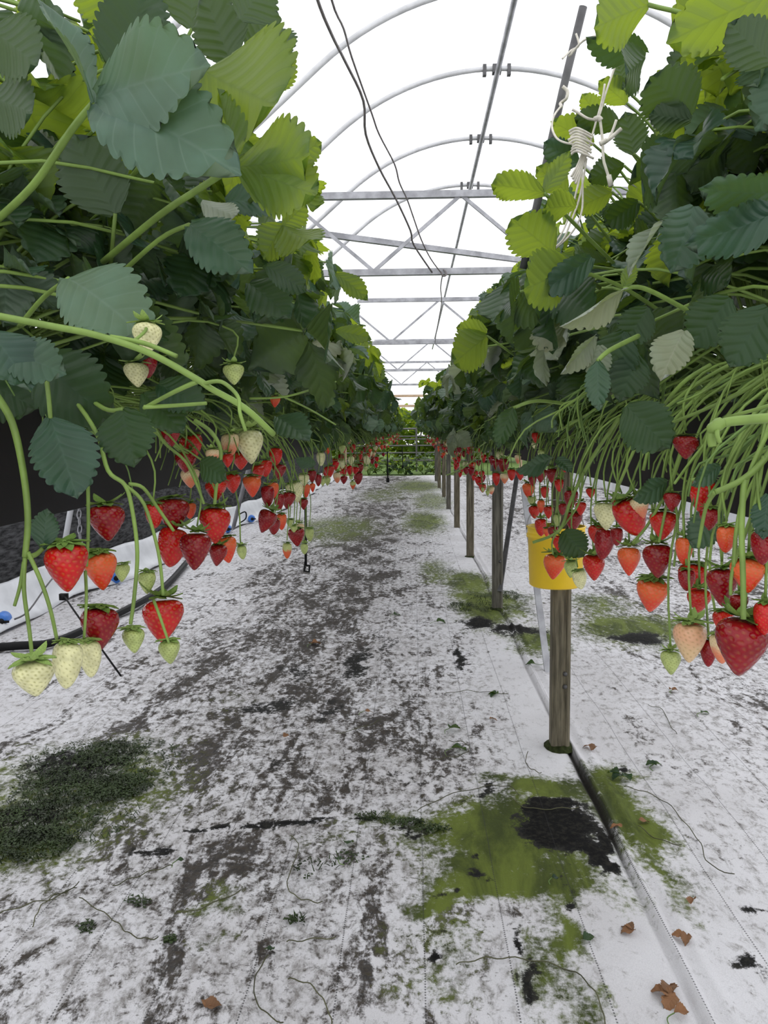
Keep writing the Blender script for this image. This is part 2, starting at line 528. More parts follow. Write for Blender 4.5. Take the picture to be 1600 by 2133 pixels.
    bl = t.math('ADD', t.attr('black'), t.math('MULTIPLY', t.math('SUBTRACT', t.math('ADD', t.math('MULTIPLY', n3, 0.5), t.math('MULTIPLY', n2, 0.5)), 0.5), 2.0))
    blm = t.math('MULTIPLY', t.ss(bl, 0.30, 0.52), t.ss(t.attr('black'), 0.02, 0.15))
    base = t.mix(blm, base, t.mix(t.ss(n2, 0.45, 0.62), (0.006, 0.006, 0.006), (0.020, 0.019, 0.015)))
    base = t.mix(t.attr('slit'), base, (0.012, 0.010, 0.008))
    # stitched lines of the weave
    ph = t.math('FRACT', t.math('ADD', t.math('DIVIDE', t.math('ADD', sep.outputs[0], t.math('MULTIPLY', n4, 0.01)), 0.177), 0.367))
    ln = t.math('LESS_THAN', t.math('ABSOLUTE', t.math('SUBTRACT', ph, 0.5)), 0.009)
    dot = t.math('GREATER_THAN', t.math('FRACT', t.math('MULTIPLY', sep.outputs[1], 120)), 0.45)
    base = t.mix(t.math('MULTIPLY', t.math('MULTIPLY', ln, dot), 0.75), base, (0.03, 0.03, 0.03))
    hgt = t.math('ADD', t.math('MULTIPLY', n3, 0.8), t.math('MULTIPLY', weave, 0.12))
    nrm = t.bump(hgt, 0.5, 0.008)
    rough = 0.85
    mat = t.finish(t.bsdf(base, rough, t.ss(t.attr('black'), 0.3, 0.8, 0.25, 0.08), 0.0, nrm))
    struct(link('floor', m.mesh('floor', [mat])))
make_floor()

m = MB()
m.box((0, 46, -0.06), (90, 49, 0.1))
struct(link('ground_outside', m.mesh('ground_outside', [M['earth']], False)))

# ------------------------------------------------------------------ TUNNEL: hoops, ridge, trusses, film, walls
RX, RZ, RR = 0.495, 3.18, 1.42
def hoop_profile(r=RR, n=26):
    A = math.radians(41)
    arc = [(RX + r * math.sin(a), RZ - RR + r * math.cos(a)) for a in np.linspace(-A, A, n)]
    dx = 3.1 - RR * math.sin(A)
    xl, zl = arc[0]
    xr, zr = arc[-1]
    k = math.tan(A)
    L = [(RX - 3.1 - (r - RR), 0.0), (RX - 3.1 - (r - RR), zl - k * dx)]
    Rr = [(RX + 3.1 + (r - RR), zr - k * dx), (RX + 3.1 + (r - RR), 0.0)]
    return L + arc + Rr
prof = hoop_profile()
hoops_y = [3.05, 4.2, 5.13, 6.29, 7.44]
HL = ['arched roof hoop nearest the camera, running out of the top', 'second arched roof hoop from the camera, cut by the picture top',
      'third roof hoop, highest full arch above the aisle', 'fourth roof hoop, arch just below the highest full one', 'fifth roof hoop, faint arch right behind the first truss']
for i, hy in enumerate(hoops_y):
    m = MB()
    m.tube([(x, hy, z) for x, z in prof], 0.015, 8)
    root = tag(link('roof_hoop', m.mesh('roof_hoop', [M['hoop']])), HL[i], 'hoop', 'roof hoops')
    c = MB()
    c.box((RX, hy, RZ - 0.005), (0.05, 0.05, 0.045))
    c.box((RX - 0.07, hy, RZ - 0.01), (0.02, 0.035, 0.06))
    c.box((RX + 0.07, hy, RZ - 0.01), (0.02, 0.035, 0.06))
    link('clamp', c.mesh('hoop_clamp', [M['dark_tube']], False), root)
m = MB()
m.tube([(RX, -0.5, RZ - 0.04), (RX, 4, RZ - 0.04), (RX, 10, RZ - 0.04), (RX, 21.3, RZ - 0.04)], 0.0155, 8)
tag(link('ridge_pipe', m.mesh('ridge_pipe', [M['steel']])), 'long thin grey ridge pipe running lengthwise under the hoops', 'pipe')

TY = [5.92, 10.5, 15.1, 19.7]
TL = ['nearest roof truss, thick grey bars with wires tied on', 'second roof truss from the camera, thinner with W braces', 'third roof truss, faint grey against the sky', 'farthest roof truss near the tunnel end']
for i, ty in enumerate(TY):
    root = empty('roof_truss', (RX, ty, 2.2), TL[i], 'truss', 'roof trusses')
    def part(nm, fn):
        mb = MB(); fn(mb)
        child_world(nm, mb.mesh(nm, [M['steel']], False), root, Matrix.Translation((RX, ty, 2.2)))
    part('top_chord', lambda b: b.box((RX, ty, 2.695), (2.32, 0.045, 0.045)))
    part('bottom_chord', lambda b: b.box((RX, ty, 2.185), (5.6, 0.045, 0.042)))
    nodes = [(-0.85, 2.69), (-0.26, 2.195), (0.334, 2.69), (0.93, 2.195), (1.52, 2.69)]
    for a, b_ in zip(nodes, nodes[1:]):
        part('brace', lambda b: b.bar((a[0], ty, a[1]), (b_[0], ty, b_[1]), 0.022, 0.022))
m = MB()
a, b = P(705, 492, 6.07), P(1070, 540, 6.88)
m.bar(a + (a - b) * 0.45, b + (b - a) * 0.25, 0.038, 0.038)
tag(link('wind_brace', m.mesh('wind_brace', [M['steel']], False)), 'slanted grey bar crossing between the chords of the first truss', 'bar')

# polythene cover with thickness
def film():
    pr = hoop_profile(RR + 0.03)[1:-1]
    m = MB()
    ys = np.linspace(-2.5, 21.5, 13)
    for y in ys:
        pass
    vs = [(x, y, z) for y in ys for x, z in pr]
    n = len(pr)
    fs = [(j * n + i, j * n + i + 1, (j + 1) * n + i + 1, (j + 1) * n + i) for j in range(len(ys) - 1) for i in range(n - 1)]
    m.add(vs, fs)
    o = struct(link('ceiling', m.mesh('ceiling', [M['film']])))
film()
zw = prof[1][1]
SKX = [(0, -2.34), (4.7, -2.30), (5.5, -2.27), (6.5, -2.12), (9.5, -2.05), (10.5, -1.97), (12.2, -1.85), (22, -1.8)]
ysw = np.linspace(-2, 21.4, 118)
m = MB()
vs, fs = [], []
for y in ysw:
    x = interp(SKX, y) - 0.16 + 0.015 * math.sin(y * 3.7)
    xt = interp(SKX, y) - 0.30
    vs += [(x, y, 0.0), (xt, y, zw), (xt - 0.03, y, zw), (x - 0.03, y, 0.0)]
for j in range(len(ysw) - 1):
    for i in range(4):
        fs.append((j * 4 + i, j * 4 + (i + 1) % 4, j * 4 + 4 + (i + 1) % 4, j * 4 + 4 + i))
m.add(vs, fs)
struct(link('wall_left', m.mesh('wall_left', [M['net']], False)))
m = MB()
m.box((RX + 3.18, 9.5, zw / 2), (0.03, 24, zw))
struct(link('wall_right', m.mesh('wall_right', [M['white']], False)))
# white skirt sheet on the left side, sloping to the ground
m = MB()
ys = np.linspace(-2, 21.4, 118)
pf = [(-.165, 0.235), (-.15, 0.22), (-.12, 0.14), (-.08, 0.07), (-.04, 0.035), (0.0, 0.016)]
vs = []
for y in ys:
    wv = 0.02 * math.sin(y * 4.2) + 0.03 * math.sin(y * 1.7 + 1)
    for k, (x, z) in enumerate(pf):
        vs.append((x + interp(SKX, y) + wv * k / 5, y, z + 0.012 * math.sin(y * 6 + k)))
n = len(pf)
fs = [(j * n + i, j * n + i + 1, (j + 1) * n + i + 1, (j + 1) * n + i) for j in range(len(ys) - 1) for i in range(n - 1)]
m.add(vs, fs)
sk = link('baseboard_left', m.mesh('baseboard_left', [M['white']]))
sk.modifiers.new('th', 'SOLIDIFY').thickness = 0.006
struct(sk)

# ------------------------------------------------------------------ TROUGHS
TZ0, TZ1 = 0.985, 1.135
def trough(xc, name, label):
    root = empty(name, (xc, 0.2, TZ0), label, 'trough')
    pm = Matrix.Translation((xc, 0.2, TZ0))
    m = MB()
    o = [(-.10, TZ1), (-.075, TZ0), (.075, TZ0), (.10, TZ1), (.092, TZ1), (.068, TZ0 + .008), (-.068, TZ0 + .008), (-.092, TZ1)]
    ys = [0.35, ROW_END]
    vs = [(xc + x, y, z) for y in ys for x, z in o]
    n = len(o)
    fs = [(i, (i + 1) % n, n + (i + 1) % n, n + i) for i in range(n)] + [tuple(range(n)), tuple(reversed(range(n, 2 * n)))]
    m.add(vs, fs)
    child_world('channel', m.mesh('trough_channel', [M['black']], False), root, pm)
    s = MB()
    s.box((xc, (0.36 + ROW_END) / 2, (TZ0 + TZ1) / 2 - 0.008), (0.135, ROW_END - 0.4, TZ1 - TZ0 - 0.025))
    child_world('compost', s.mesh('compost', [M['soil']], False), root, pm)
trough(XL, 'growing_trough', 'long black growing trough holding the left row of plants')
trough(XR, 'growing_trough', 'long black growing trough on wooden posts under right row')

# ------------------------------------------------------------------ POSTS (right row)
post_py = [(1165, 1552), (1036, 1267), (979.5, 1159), (952, 1099), (934.6, 1060), (925, 1034.5), (916, 1018), (910, 1005)]
PL = ['nearest wooden post, behind the yellow bucket, with two bolts', 'second wooden post from the camera, with a leaning metal strut',
      'third wooden post from the camera in the right row', 'fourth wooden post from the camera in the right row', 'fifth wooden post from the camera in the right row',
      'sixth wooden post from the camera in the right row', 'seventh wooden post, third from the far end', 'eighth wooden post, last but one before the far end']
posts = []
for i in range(8):
    y = 2.98 + 2.297 * i
    g = G(*post_py[i])
    x = g.x
    y = g.y if i < 5 else y
    m = MB()
    w_ = 0.064
    pfl = [(w_/2, -w_/2 + .008), (w_/2, w_/2 - .008), (w_/2 - .008, w_/2), (-w_/2 + .008, w_/2), (-w_/2, w_/2 - .008), (-w_/2, -w_/2 + .008), (-w_/2 + .008, -w_/2),
           (.004, -w_/2), (.008, -w_/2 + .005), (.014, -w_/2 + .005), (.018, -w_/2), (w_/2 - .008, -w_/2)]
    n = len(pfl)
    vs = [(px_, py_, -0.05) for px_, py_ in pfl] + [(px_, py_, TZ0 - 0.002) for px_, py_ in pfl]
    fs = [tuple(reversed(range(n))), tuple(range(n, 2 * n))] + [(k, (k + 1) % n, n + (k + 1) % n, n + k) for k in range(n)]
    m.add(vs, fs)
    o = tag(link('wooden_post', m.mesh('wooden_post', [M['wood'] if i % 3 != 1 else M['wood_old']], False), None, (x, y, 0)), PL[i], 'post', 'wooden posts of the right row')
    posts.append((x, y))
    for zb in ((0.22, 0.265) if i == 0 else (0.30,) if i == 1 else ()):
        b = MB()
        b.lathe([(0.0001, -0.004), (0.007, -0.004), (0.008, 0.002), (0.004, 0.007), (0.0001, 0.008)], 10)
        link('bolt', b.mesh('bolt', [M['dark_tube']]), o, (0.012, -w_ / 2 - 0.001, zb), (math.pi / 2, 0, 0))
    hole = MB()
    if i < 3:
        hole.lathe([(0.0001, 0.006), (0.035, 0.008), (0.06, 0.004), (0.075, -0.004)], 14)
        hb = link('soil_collar', hole.mesh('soil_collar', [M['moss']]), o, (0.0, 0.0, 0.0), None, (0.72, 1.0, 1))

x, y = posts[1]
m = MB(); m.bar(P(1041, 1232, y - 0.04), P(1078, 985, y + 0.25), 0.028, 0.012)
tag(link('metal_strut', m.mesh('metal_strut', [M['dark_tube']], False)), 'dark flat metal strut leaning on the second wooden post', 'strut')
g = G(1143, 1402)
m = MB(); m.bar(g + Vector((0, 0, -0.02)), P(1091, 1015, g.y + 0.55), 0.03, 0.010)
tag(link('metal_bar', m.mesh('metal_bar', [M['steel']], False)), 'pale galvanised bar leaning behind the yellow bucket and post', 'bar')

# ------------------------------------------------------------------ BUCKET
bx = P(1158, 1162, 2.86)
root = empty('bucket', (bx.x, bx.y, bx.z - 0.095), 'yellow plastic bucket hanging in front of the nearest wooden post', 'bucket')
m = MB()
m.lathe([(0.0001, 0.0), (0.080, 0.0), (0.088, 0.006), (0.0935, 0.165), (0.0985, 0.167), (0.0985, 0.178), (0.0955, 0.180), (0.0955, 0.198), (0.0985, 0.200), (0.0985, 0.204), (0.092, 0.204), (0.086, 0.012), (0.0001, 0.010)], 40)
link('pail', m.mesh('pail', [M['yellow']]), root)
m = MB()
m.tube([(0.097 * math.cos(a), 0.02, 0.19 + 0.10 * math.sin(a)) for a in np.linspace(0, math.pi, 17)], 0.0022, 6)
link('handle', m.mesh('bucket_handle', [M['steel']]), root)
m = MB()
m.tube(smooth_path([(0, 0.02, 0.29), (0.004, 0.03, 0.30), (0.012, 0.085, 0.36), (0.012, 0.09, 0.385)]), 0.002, 6)
link('hook', m.mesh('bucket_hook', [M['steel']]), root)

# ------------------------------------------------------------------ LEFT ROW HARDWARE
m = MB(); m.bar(P(487, 1098, 4.6), P(533, 945, 3.0), 0.0, 0.0) if False else m.tube([P(486, 1100, 4.3), P(508, 1010, 4.1), P(533, 930, 3.9)], 0.011, 8)
tag(link('metal_pole', m.mesh('metal_pole', [M['steel']])), 'thin grey metal pole slanting down behind the left fruit', 'pole')
m = MB(); m.tube([P(136, 1125, 2.0), P(158, 1000, 1.95)], 0.007, 8)
tag(link('white_pole', m.mesh('white_pole', [M['white']])), 'short white pole beside a hanging chain under the left trough', 'pole')
def chain_pts(top, n, L=0.022):
    root = empty('chain', top, 'thin metal chain hanging beside the white pole on the left', 'chain')
    for k in range(n):
        b = MB()
        pts = [(0.0045 * math.cos(a), 0, 0.011 * math.sin(a)) for a in np.linspace(0, 2 * math.pi, 13)]
        b.tube(pts, 0.0014, 5, cap=False)
        link('chain_link', b.mesh('chain_link', [M['steel']]), root, (0, 0, -k * 0.0175), (0, 0.15 * (-1) ** k, (k % 2) * math.pi / 2))
chain_pts(P(162, 1008, 1.93), 9)
CL = ['blue plastic clip on the white skirt at the left picture edge', 'blue plastic clip on white skirt behind the orange-red left strawberry', 'blue plastic clip under the pair of red strawberries on left',
      'blue plastic clip at the foot of the slanting metal pole', 'blue plastic clip left of the dark red strawberry cluster']
for (px, py), lab in zip([(4, 1292), (243, 1208), (378, 1172), (474, 1108), (524, 1080)], CL):
    zz = 6.0
    for _ in range(30):
        zz = F * (-interp(SKX, zz) - 0.02) / (860 - px)
    g = P(px, py, zz)
    g.z = max(g.z, 0.05)
    root = empty('clip', g, lab, 'clip', 'blue clips on the white skirt')
    b = MB(); b.lathe([(0.0001, -.05), (.04, -.05), (.043, -.045), (.043, .045), (.04, .05), (.0001, .05)], 18)
    link('sleeve', b.mesh('clip_sleeve', [M['blue']]), root, (0, 0, 0), (math.pi / 2, 0, 0.15))
    b = MB(); b.lathe([(0.0001, -.02), (.018, -.02), (.018, .02), (.0001, .02)], 14); b.box((0.02, 0, 0), (0.05, 0.012, 0.012))
    link('plug', b.mesh('clip_plug', [M['black']]), root, (0.02, -0.055, 0), (math.pi / 2, 0, 0.15))
m = MB(); m.tube(smooth_path([G(-60, 1352, .03), G(40, 1345, .03), G(110, 1338, .03), G(200, 1300, .03), G(300, 1250, .03), G(350, 1215, .03), G(390, 1170, .04)]), 0.022, 8)
tag(link('hose', m.mesh('hose', [M['black']])), 'thick black hose lying on the floor below the left strawberries', 'hose')
m = MB(); m.tube(smooth_path([P(133, 1240, 3.2), P(160, 1280, 3.1), P(252, 1408, 2.95)]), 0.004, 6); m.box(P(133, 1243, 3.2), (0.03, 0.02, 0.025))
tag(link('drip_stake', m.mesh('drip_stake', [M['black']])), 'thin black stake poking down behind the lowest dark red left strawberry', 'stake', 'black drip stakes')
m = MB(); m.tube(smooth_path([P(150, 1165, 5.5), P(105, 1210, 5.0), P(60, 1272, 4.6), P(30, 1290, 4.5)]), 0.005, 6)
tag(link('drip_tube', m.mesh('drip_tube', [M['dark_tube']])), 'thin grey tube curving over the white skirt on the left', 'tube')
m = MB()
m.tube([P(636, 1000, 2.55), P(637, 1100, 2.55), P(637, 1178, 2.55)], 0.0042, 6)
m.tube([P(636, 1170, 2.55), P(634, 1190, 2.55), P(644, 1191, 2.55), P(645, 1178, 2.55), P(638, 1178, 2.55)], 0.0036, 6)
tag(link('drip_stake', m.mesh('drip_stake_hook', [M['black']])), 'black drip stake with hooked foot hanging below left fruit over the aisle', 'stake', 'black drip stakes')
for (px, y0, y1, z, lab) in [(807, 940, 1000, 9.5, 'tiny black stake hanging near the far left fruit, by the green crop'), (838, 930, 972, 15, 'tiny black stake farthest down the aisle before the green crop')]:
    m = MB(); m.tube([P(px, y0, z), P(px + 1, y1, z)], 0.008, 6); m.box(P(px + 1, y1, z), (0.035, 0.02, 0.05))
    tag(link('drip_stake', m.mesh('drip_stake_far', [M['black']])), lab, 'stake', 'black drip stakes')
m = MB(); m.tube(smooth_path([P(488, 1078, 4.6), P(510, 1066, 4.6), P(512, 1080, 4.6), P(498, 1090, 4.6)]), 0.004, 6)
tag(link('drip_tube', m.mesh('drip_tube_loop', [M['black']])), 'small black tube loop at the foot of the slanting pole', 'tube')

# ------------------------------------------------------------------ WIRES, POLE AND TWINE
def pxpath(lst):
    return [P(*p) for p in lst]
for nm, lab, pts in [
    ('overhead_wire', 'left one of two wavy grey wires running down to the truss', [(420, -900, 1.3), (560, -350, 2.2), (655, -20, 2.95), (690, 70, 3.2), (720, 130, 3.5), (757, 210, 3.8), (762, 280, 4.1), (790, 350, 4.5), (825, 415, 4.9), (855, 480, 5.3), (862, 510, 5.5), (900, 567, 5.88)]),
    ('overhead_wire', 'right one of two wavy grey wires, the thinner', [(480, -900, 1.4), (610, -350, 2.3), (688, -10, 3.0), (716, 60, 3.3), (733, 120, 3.6), (774, 235, 4.1), (790, 280, 4.3), (822, 342, 4.7), (832, 380, 4.85), (848, 415, 5.1), (862, 455, 5.3), (878, 500, 5.5), (898, 540, 5.75), (922, 572, 5.88)]),
    ('overhead_wire', 'twisted wire hanging from the first truss to the second', [(922, 572, 5.9), (918, 600, 6.8), (920, 630, 7.8), (914, 665, 8.8), (908, 700, 10.0), (906, 714, 10.45)])]:
    m = MB(); m.tube(smooth_path(pxpath(pts)), 0.0062 if 'left' in lab else 0.0045, 6)
    tag(link(nm, m.mesh(nm, [M['wire']])), lab, 'wire', 'wires under the roof')
b = MB(); b.tube(smooth_path(pxpath([(918, 566, 5.86), (923, 575, 5.86), (930, 572, 5.86), (924, 562, 5.9), (918, 570, 5.95)])), 0.006, 5)
tag(link('wire_tie', b.mesh('wire_tie', [M['wire']])), 'small knot of wire tied around the lower bar of first truss', 'wire')

PZ = 1.55
m = MB(); m.tube([P(1215, 14, PZ), P(1172, 190, PZ + 0.02), P(1120, 420, PZ + 0.04), P(1090, 560, PZ + .06)], 0.0072, 10)
tag(link('support_pole', m.mesh('support_pole', [M['dark_tube']])), 'dark grey slanting tube rising from the right row, twine tied on', 'pole')
root = empty('twine', P(1240, 260, 1.38), 'bundle of knotted white twine hanging on the right row leaves', 'twine')
pmT = Matrix.Translation(P(1240, 260, 1.38))
def strand(nm, lst, r=0.0017):
    b = MB(); b.tube(smooth_path(pxpath(lst), 5), r, 6)
    child_world(nm, b.mesh(nm, [M['twine']]), root, pmT)
T = 1.36
strand('strand', [(1222, 330, T), (1214, 380, T), (1205, 420, T), (1190, 460, T), (1172, 500, T - .01), (1140, 528, T - .02)])
strand('strand', [(1216, 340, T), (1208, 370, T), (1198, 410, T), (1186, 450, T), (1165, 495, T - .01), (1134, 532, T - .02)])
strand('strand', [(1212, 345, T), (1214, 400, T), (1212, 440, T), (1198, 475, T), (1172, 505, T - .01), (1138, 530, T - .02)])
strand('tassel', [(1150, 517, T - .02), (1132, 536, T - .02)], 0.004)
strand('strand', [(1291, 60, T), (1294, 90, T), (1284, 130, T), (1270, 170, T), (1260, 200, T), (1252, 230, T), (1245, 250, T)])
strand('strand', [(1260, 175, T), (1254, 210, T), (1240, 260, T), (1230, 295, T), (1222, 320, T)])
strand('strand', [(1250, 250, T), (1255, 290, T), (1257, 330, T), (1262, 350, T), (1272, 380, T)], 0.0022)
strand('tassel', [(1268, 365, T), (1273, 388, T)], 0.004)
strand('tassel', [(1258, 298, T), (1275, 285, T), (1294, 268, T)], 0.0032)
strand('tassel', [(1268, 290, T), (1277, 270, T), (1284, 250, T)], 0.0022)
strand('strand', [(1245, 250, T), (1225, 247, T), (1205, 235, T), (1192, 228, T)], 0.002)
strand('knot', [(1238, 249, T), (1247, 246, T), (1252, 251, T)], 0.0042)
strand('knot', [(1250, 300, T), (1257, 296, T), (1264, 292, T)], 0.0042)
strand('strand', [(1170, 220, T + .1), (1155, 240, T + .08), (1150, 265, T + .05), (1160, 288, T + .02), (1180, 298, T), (1200, 300, T)])
strand('strand', [(1172, 180, 1.52), (1182, 190, 1.52), (1180, 205, 1.52), (1168, 215, 1.53), (1170, 222, 1.5)], 0.003)
strand('strand', [(1200, 70, 1.52), (1206, 95, 1.52), (1190, 105, 1.52), (1172, 122, 1.5)], 0.0018)
strand('strand', [(1185, 118, 1.52), (1215, 85, 1.5), (1250, 72, 1.45), (1285, 62, 1.38)], 0.0018)
rt = random.Random(3)
for k in range(9):
    y0 = 270 + k * 6
    strand('wrap', [(1188 + rt.uniform(-5, 5), y0 + 4, T), (1200, y0 - 3, T - .006), (1215, y0 + 2, T - .01), (1232 + rt.uniform(-6, 6), y0 + 12, T - .004)], 0.0019)
for k in range(4):
    strand('strand', [(1214 + 3 * k, 318, T), (1203 + 2 * k, 345 + 4 * k, T), (1190 + 3 * k, 368 + 5 * k, T)], 0.002)
for k in range(3):
    strand('strand', [(1276 + 7 * k, 58, T + .01), (1275 + 6 * k, 80, T), (1272 + 6 * k, 104 - 4 * k, T)], 0.0015)

# ------------------------------------------------------------------ LEAF BUILDING
def leaflet(L, W, fold=0.3, curl=0.4, wave=0.1, teeth=9, cols=4, seed=0, twist=0.0):
    """leaflet lying along +Y from the origin, upper side +Z; returns verts, faces, uvs"""
    r = random.Random(seed)
    per = 4 if cols >= 4 else 2
    nt = teeth * per + 1
    vs, uvs, fs = [], [], []
    C = list(range(-cols, cols + 1))
    for i in range(nt):
        t = i / (nt - 1)
        w = W / 2 * (math.sin(math.pi * (0.03 + 0.88 * t ** 1.02)) ** 0.72)
        ph_ = (i % per) / per
        tooth = math.sin(math.pi * ph_) ** 0.7 if per == 4 else float(i % 2)
        if i == nt - 1:
            w = W * 0.05
        for c in C:
            s = c / cols
            a = abs(s)
            x = w * s * (1.0 if a < 1 else 0.86 + 0.14 * tooth)
            y = L * t - 0.20 * L * a * a * (0.2 + t) * 0.5 + ((0.008 + 0.035 * tooth) * L if a == 1 else 0)
            z = fold * abs(x)
            z -= curl * (y / L) ** 2 * L * 0.5
            z += wave * 0.12 * L * math.sin(t * 7 + s * 2 + seed) * a
            z -= 0.28 * curl * x * x / (W * 0.5)
            z += twist * x * t
            vs.append((x, y, z))
            uvs.append((0.5 + 0.5 * s, t))
    n = len(C)
    for i in range(nt - 1):
        for k in range(n - 1):
            fs.append((i * n + k, i * n + k + 1, (i + 1) * n + k + 1, (i + 1) * n + k))
    return vs, fs, uvs

def place_leaflet(mb, base, axis, normal, L, W, mat=0, **kw):
    a = Vector(axis).normalized()
    n = Vector(normal)
    n = (n - a * n.dot(a)).normalized()
    x = a.cross(n)
    mt = Matrix(((x.x, a.x, n.x, base[0]), (x.y, a.y, n.y, base[1]), (x.z, a.z, n.z, base[2]), (0, 0, 0, 1)))
    vs, fs, uvs = leaflet(L, W, **kw)
    mb.add([mt @ Vector(p) for p in vs], fs, mat, uvs)

def trifoliate(mb, J, out, up, size, r, lod=0, droop=0.0):
    """three leaflets at junction J; out = outward direction, up = leaf upper normal"""
    out = Vector(out).normalized()
    up = (Vector(up) - out * Vector(up).dot(out)).normalized()
    lat = out.cross(up)
    teeth, cols = ((8, 4), (6, 2), (4, 1))[lod]
    for k, ang in enumerate((0, 1.15 + r.uniform(-.2, .2), -1.15 + r.uniform(-.2, .2))):
        d = out * math.cos(ang) + lat * math.sin(ang)
        d = d - up * (0.10 + droop + r.uniform(-0.1, 0.25))
        s = size * (1.0 if k == 0 else 0.92) * r.uniform(0.9, 1.1)
        b = Vector(J) + d.normalized() * (0.012 if k == 0 else 0.004)
        n = up + out * r.uniform(-.25, .25) + lat * r.uniform(-.3, .3)
        place_leaflet(mb, b, d, n, s, s * r.uniform(0.92, 1.12), 0, fold=r.uniform(0.05, 0.8), curl=r.uniform(0.0, 0.9), wave=r.uniform(0.2, 1.1), teeth=teeth, cols=cols, seed=r.randrange(99), twist=r.uniform(-.4, .4))

def leaf_template(seed, reach, height, lod=0, size=None):
    """whole leaf rooted at the crown (origin), reaching along +X"""
    r = random.Random(seed)
    mb = MB()
    side = r.uniform(-.08, .08)
    J = Vector((reach, side, height))
    bow = 0.25 + 0.3 * r.random()
    pts = [Vector((0, 0, 0)), Vector((reach * 0.22, side * .3, height * 0.45 + 0.05 * bow)), Vector((reach * 0.62, side * .7, height * 0.88 + 0.08 * bow)), J]
    pth = smooth_path(pts, 4 if lod == 0 else 2)
    mb.tube(pth, [lerp(0.0026, 0.0017, i / (len(pth) - 1)) for i in range(len(pth))], 6 if lod == 0 else 4, 1, False)
    el = math.atan2(height, reach)
    pitch = -r.uniform(0.15, 1.0) + (el - 0.7) * 0.35
    yaw = r.uniform(-.5, .5)
    out = Vector((math.cos(pitch) * math.cos(yaw), math.cos(pitch) * math.sin(yaw), math.sin(pitch)))
    up = Vector((-math.sin(pitch), r.uniform(-.35, .35), math.cos(pitch)))
    trifoliate(mb, J, out, up, size or r.uniform(0.062, 0.088), r, lod, r.uniform(-.1, .25))
    return mb

# leaf templates: (reach, height) pairs fill the hull of a plant
TEMPL = []
rh = []
rr = random.Random(5)
for k in range(36):
    q = k / 35
    ang = math.radians(8 + 74 * ((k * 0.618) % 1))
    rad = rr.uniform(0.26, 0.52)
    rh.append((rad * math.cos(ang), rad * math.sin(ang)))
NUP = len(rh)
for k in range(10):
    rh.append((rr.uniform(.14, .30), rr.uniform(-.05, .09)))
for k, (a, b) in enumerate(rh):
    mb = leaf_template(100 + k, a, b, 0, None if k < NUP else rr.uniform(.045, .07))
    pet, bl = MB(), MB()
    npet = sum(1 for q_ in mb.mi if q_ == 1)
    nv_ = max(max(f_) for f_, q_ in zip(mb.f, mb.mi) if q_ == 1) + 1
    pet.v, pet.f, pet.mi, pet.uv = mb.v[:nv_], mb.f[:npet], [0] * npet, mb.uv[:nv_]
    bl.v, bl.f, bl.mi, bl.uv = mb.v[nv_:], [tuple(i_ - nv_ for i_ in f_) for f_ in mb.f[npet:]], [0] * (len(mb.f) - npet), mb.uv[nv_:]
    TEMPL.append({'mb': mb, 'blade': bl, 'petiole': pet.mesh('petiole', [M['stem']]), 'pts': [Vector(v) for v in bl.v[::7]], 'rh': (a, b), 'mesh': {}})

def templ_mesh(k, which):
    d = TEMPL[k]['mesh']
    if which not in d:
        d[which] = TEMPL[k]['blade'].mesh('leaf', [M[which]])
    return d[which]

# ------------------------------------------------------------------ HERO LEAVES
def nearest_plant(side, y):
    return min(PLANTS[side], key=lambda t: abs(t[1].y - y))

HERO = []
def hero_leaf(*a):
    HERO.append(a)

def build_hero_leaf(side, leaflets, petiole=None, mat='leaf', rad=0.0022):
    """leaflets: (bx,by,bz, tx,ty,tz, width/length, roll deg, fold, curl)"""
    if petiole is None and len(leaflets) > 1:
        for l_ in leaflets:
            build_hero_leaf(side, [l_], None, mat, rad)
        return
    y = leaflets[0][2]
    root, loc = nearest_plant(side, y)
    mb = MB()
    for n, (b0, b1, bz, t0, t1, tz, wr, roll, fold, curl) in enumerate(leaflets):
        a, t = P(b0, b1, bz), P(t0, t1, tz)
        ax = (t - a)
        L = ax.length
        axn = ax.normalized()
        v = (CAM - (a + t) / 2)
        n0 = (v - axn * v.dot(axn)).normalized()
        nn = Matrix.Rotation(math.radians(roll), 3, axn) @ n0
        place_leaflet(mb, a, axn, nn, L, L * wr, 0, fold=fold, curl=curl, wave=0.35, teeth=10, cols=5, seed=n * 7 + int(b0) % 13)
    if petiole:
        pth = smooth_path(pxpath(petiole), 5)
        mb.tube(pth, [lerp(rad, rad * 1.25, i / max(1, len(pth) - 1)) for i in range(len(pth))], 7, 1)
    child_world('leaf', mb.mesh('leaf', [M[mat], M['stem']]), root, Matrix.Translation(loc))

Z = 0.80
L_ = -1
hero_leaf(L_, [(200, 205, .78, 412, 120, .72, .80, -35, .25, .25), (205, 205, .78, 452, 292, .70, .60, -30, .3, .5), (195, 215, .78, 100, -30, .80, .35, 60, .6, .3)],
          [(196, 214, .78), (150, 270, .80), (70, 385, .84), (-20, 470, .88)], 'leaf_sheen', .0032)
hero_leaf(L_, [(250, 160, .84, 300, -60, .84, .75, -20, .3, .3)], [(250, 160, .84), (180, 230, .9), (60, 380, 1.0)], 'leaf')
hero_leaf(L_, [(428, 150, .86, 600, 240, .80, 1.15, 170, .2, .3)], [(428, 150, .86), (380, 230, .9), (250, 400, 1.0)], 'leaf_light')
hero_leaf(L_, [(492, 348, .80, 672, 330, .74, .80, 165, .35, .3), (500, 346, .80, 695, 425, .74, .52, 175, .25, .4), (487, 340, .80, 470, 190, .84, .42, 120, .5, .2)],
          [(490, 345, .80), (420, 390, .82), (330, 450, .86), (215, 545, .95)], 'leaf_light', .0030)
